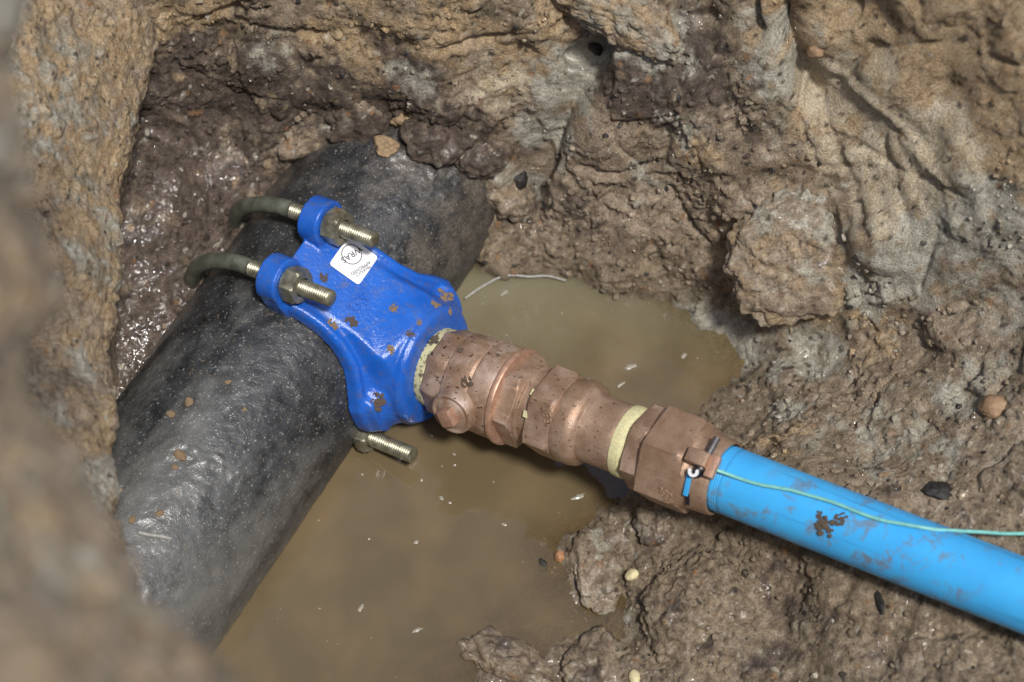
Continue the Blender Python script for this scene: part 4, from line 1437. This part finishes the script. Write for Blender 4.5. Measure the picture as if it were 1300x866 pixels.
SD = [(479, 509, .0085, 'round dab of dark soil on the lower wing of the saddle', 'dcrumb'), (566, 374, .0085, 'largest tan dab of soil at the right corner of the saddle', 'crumb'), (553, 387, .0062, 'tan dab of soil just below the largest one on the saddle', 'crumb'),
      (446, 408, .0060, 'brown dab of soil under the embossed mark on the saddle', 'dcrumb'), (423, 412, .0060, 'brown dab of soil at the left rim of the saddle', 'crumb'), (500, 391, .0042, 'small round dab in the middle of the saddle', 'crumb'),
      (521, 424, .0040, 'small dab above the outlet collar', 'dcrumb'), (532, 409, .0035, 'small dab right above the outlet collar', 'crumb'), (496, 444, .0042, 'small dab on the sloping face of the saddle', 'crumb'), (571, 395, .0035, 'small dab between the corner and the collar', 'crumb'),
      (411, 352, .0045, 'dark dab behind the nearer stud', 'dcrumb'), (457, 292, .0040, 'rusty dab lying on the farther stud', 'orange'),
      (1047, 668, .0095, 'largest dab of mud on the blue pipe', 'dcrumb'), (1067, 659, .0058, 'smaller dab of mud right of the largest on the blue pipe', 'dcrumb'), (1041, 655, .0040, 'tiny dab of mud above the largest on the blue pipe', 'dcrumb'),
      (592, 484, .0055, 'dark gritty dab above the plug of the valve', 'dcrumb'), (551, 432, .0050, 'dark gritty dab on the soiled tape', 'dcrumb')]
for k, (px, py, s_, lab, mt) in enumerate(SD):
    r_ = surf('blue', px, py) if 'blue pipe' in lab else surf('valve', px, py) if 'dark gritty' in lab else hit_saddle(px, py)
    if r_ is None: continue
    P0, n_ = r_
    if 'farther stud' in lab:
        P0 = wor((.072, LEG_Y, LEG_Z + SR)); n_ = Nv
    dab = []
    V_, F_ = [], []
    base_me = cr_meshes[mt][k % 4]
    bv = np.array([v.co for v in base_me.vertices]); bfc = [tuple(p.vertices) for p in base_me.polygons]
    for j in range(44):
        a, r0 = rnd.uniform(0, 6.28), (rnd.random() ** .5) * 1.0
        if j == 0: r0 = 0
        sc = rnd.uniform(.07, .22) if j else .30
        V_.append(bv * np.array([sc, sc, sc * 1.3]) + np.array([r0 * math.cos(a), r0 * math.sin(a) * .8, 0]))
        F_ += [tuple(i + j * len(bv) for i in q) for q in bfc]
    me_ = bpy.data.meshes.new('soil_dab'); me_.from_pydata(np.concatenate(V_).tolist(), [], F_); me_.materials.append(M[mt])
    place('soil_dab', me_, None, P0, n_, (s_, s_, s_ * .5), rnd.uniform(0, 6), lab, 'soil', None, .47, (s_, s_, s_ * .5))

# ------------------------------------------------------------------ fine debris: grit over the soil, scum on the water
rs_ = np.random.default_rng(3)
vis = inner & (flat[:, 0] > -.42) & (flat[:, 0] < .5) & (flat[:, 1] > -.36) & (flat[:, 1] < .27) & (flat[:, 2] > .002)
claymask = np.zeros(len(flat)); claymask[inner] = clay
vi = np.where(vis & (claymask < .35))[0]
tmpl = []
for k in range(8):
    bm = bmesh.new(); bmesh.ops.create_icosphere(bm, subdivisions=1, radius=1)
    V = np.array([v.co for v in bm.verts]); V *= (1 + rs_.uniform(-.35, .35, len(V)))[:, None]; V *= rs_.uniform(.6, 1.3, 3)
    tmpl.append((V, np.array([[v.index for v in f.verts] for f in bm.faces]))); bm.free()


def scatter(name, n, smin, smax, mat, label, cat, seed, mask=None, keep_soil=False):
    g = np.random.default_rng(seed)
    src = vi if mask is None else vi[mask]
    pick = g.choice(src, n)
    Vs, Fs, tot, srcs = [], [], 0, []
    for k, i in enumerate(pick):
        V, F_ = tmpl[k % 8]
        s_ = smin + (smax - smin) * g.random() ** 3
        a = g.random() * 6.28
        ca, sa = math.cos(a), math.sin(a)
        Rz = np.array([[ca, -sa, 0], [sa, ca, 0], [0, 0, 1]])
        b_ = g.random() * 6.28
        Rx = np.array([[1, 0, 0], [0, math.cos(b_), -math.sin(b_)], [0, math.sin(b_), math.cos(b_)]])
        Vs.append((V @ Rx.T @ Rz.T) * s_ + flat[i] + nrm[i] * s_ * .25)
        Fs.append(F_ + tot); tot += len(V); srcs.append(np.full(len(V), i))
    Vs = np.concatenate(Vs); Fs = np.concatenate(Fs)
    me_ = bpy.data.meshes.new(name)
    me_.from_pydata(Vs.tolist(), [], Fs.tolist())
    if keep_soil:
        srcs = np.concatenate(srcs)
        put_soil(me_, RGB[srcs] * g.uniform(.7, 1.35, (n, 1)).repeat(12, 0), WET[srcs])
    o = link_obj(name, me_, mat)
    return tag(o, label, cat, kind='stuff')


scatter('soil_grit', 7000, .0007, .0036, M['soil'], 'crumbly grit lying all over the soil', 'soil', 1, keep_soil=True)
scatter('pale_grit', 260, .0006, .0022, M['foam'], 'pale specks of grit in the soil', 'grit', 2)
scatter('dark_grit', 380, .0008, .0030, M['coal'], 'black specks of grit in the soil', 'grit', 4)

# scum flecks on the water
def fleck_mesh(seed, n=11):
    g = np.random.default_rng(seed)
    r = 1 + g.uniform(-.45, .45, n)
    a = np.linspace(0, 6.283, n, endpoint=False)
    v = [(0, 0, .5)] + [(r[k] * math.cos(a[k]) * .55, r[k] * math.sin(a[k]) * .55, .4) for k in range(n)] + [(r[k] * math.cos(a[k]), r[k] * math.sin(a[k]), -.2) for k in range(n)]
    f = [(0, 1 + k, 1 + (k + 1) % n) for k in range(n)] + [(1 + k, 1 + n + k, 1 + n + (k + 1) % n, 1 + (k + 1) % n) for k in range(n)]
    return v, f


FL = [(800, 466, .0060, .0024, 'largest scum fleck in the water behind the bronze valve'), (788, 488, .0035, .0016, 'scum fleck below the largest one behind the valve'), (640, 372, .0050, .0022, 'scum patch beside the right corner of the saddle'),
      (735, 630, .0065, .0018, 'long scum fleck in front of the reducing adaptor'), (528, 688, .0035, .002, 'scum fleck in the middle of the front pool'), (458, 772, .004, .0025, 'curled scum fleck in the lower left pool'),
      (530, 800, .005, .0016, 'flat scum fleck near the bottom of the pool'), (868, 452, .004, .0024, 'scum fleck at the far right shore')]
for k, (px, py, a, b_, lab) in enumerate(FL):
    v, f = fleck_mesh(50 + k)
    o = pydata('scum_fleck', v, f, M['foam'])
    P0 = at_z(px, py, WATER_Z)
    o.matrix_world = Matrix.Translation(P0) @ Matrix.Rotation(.35 + .3 * (k % 3), 4, 'Z') @ Matrix.Diagonal((a, b_, .0012, 1))
    tag(o, lab, 'scum', 'scum flecks on the water')
g = np.random.default_rng(8)
Vs, Fs, tot = [], [], 0
for k in range(120):
    px, py = g.uniform(280, 960), g.uniform(350, 866)
    P0 = at_z(px, py, WATER_Z)
    if height(P0[:1], P0[1:2])[0] > -.004: continue
    v, f = fleck_mesh(200 + k, 7)
    s_ = .0005 + .0016 * g.random() ** 3
    V = np.array(v) * np.array([s_ * g.uniform(.6, 1.8), s_, .0006]) + P0
    Vs.append(V); Fs += [tuple(i + tot for i in q) for q in f]; tot += len(V)
sc2 = pydata('scum_specks', np.concatenate(Vs), Fs, M['foam'])
tag(sc2, 'fine pale specks floating on the muddy water', 'scum', kind='stuff')

# fibres: a pale root at the saddle's right corner, another in the hollow
for pts, rad_, lab in (([(590, 380), (605, 369), (620, 360), (634, 353), (650, 350), (672, 352), (695, 351), (718, 357)], .0012, 'pale wet fibre running from the saddle to the back shore'),):
    W = []
    for x, y in pts:
        P0, n_ = hit(x, y); P0 = np.array(P0)
        if P0[2] < .002: P0 = at_z(x, y, .002)
        W.append(P0 + np.array([0, 0, .001]))
    W = catmull(np.array(W), 24, 0)
    o = tube('root_fibre', W, rad_, M['grey_fibre'], None, 8)
    tag(o, lab, 'fibre')
W = [hit_main(x, y, PR + .001) for x, y in ((176, 676), (190, 679), (204, 681), (217, 684))]
o = tube('root_fibre', catmull(np.array(W), 16, 0), .0018, M['grey_fibre'], None, 8)
tag(o, 'short grey fibre lying low on the black main', 'fibre')
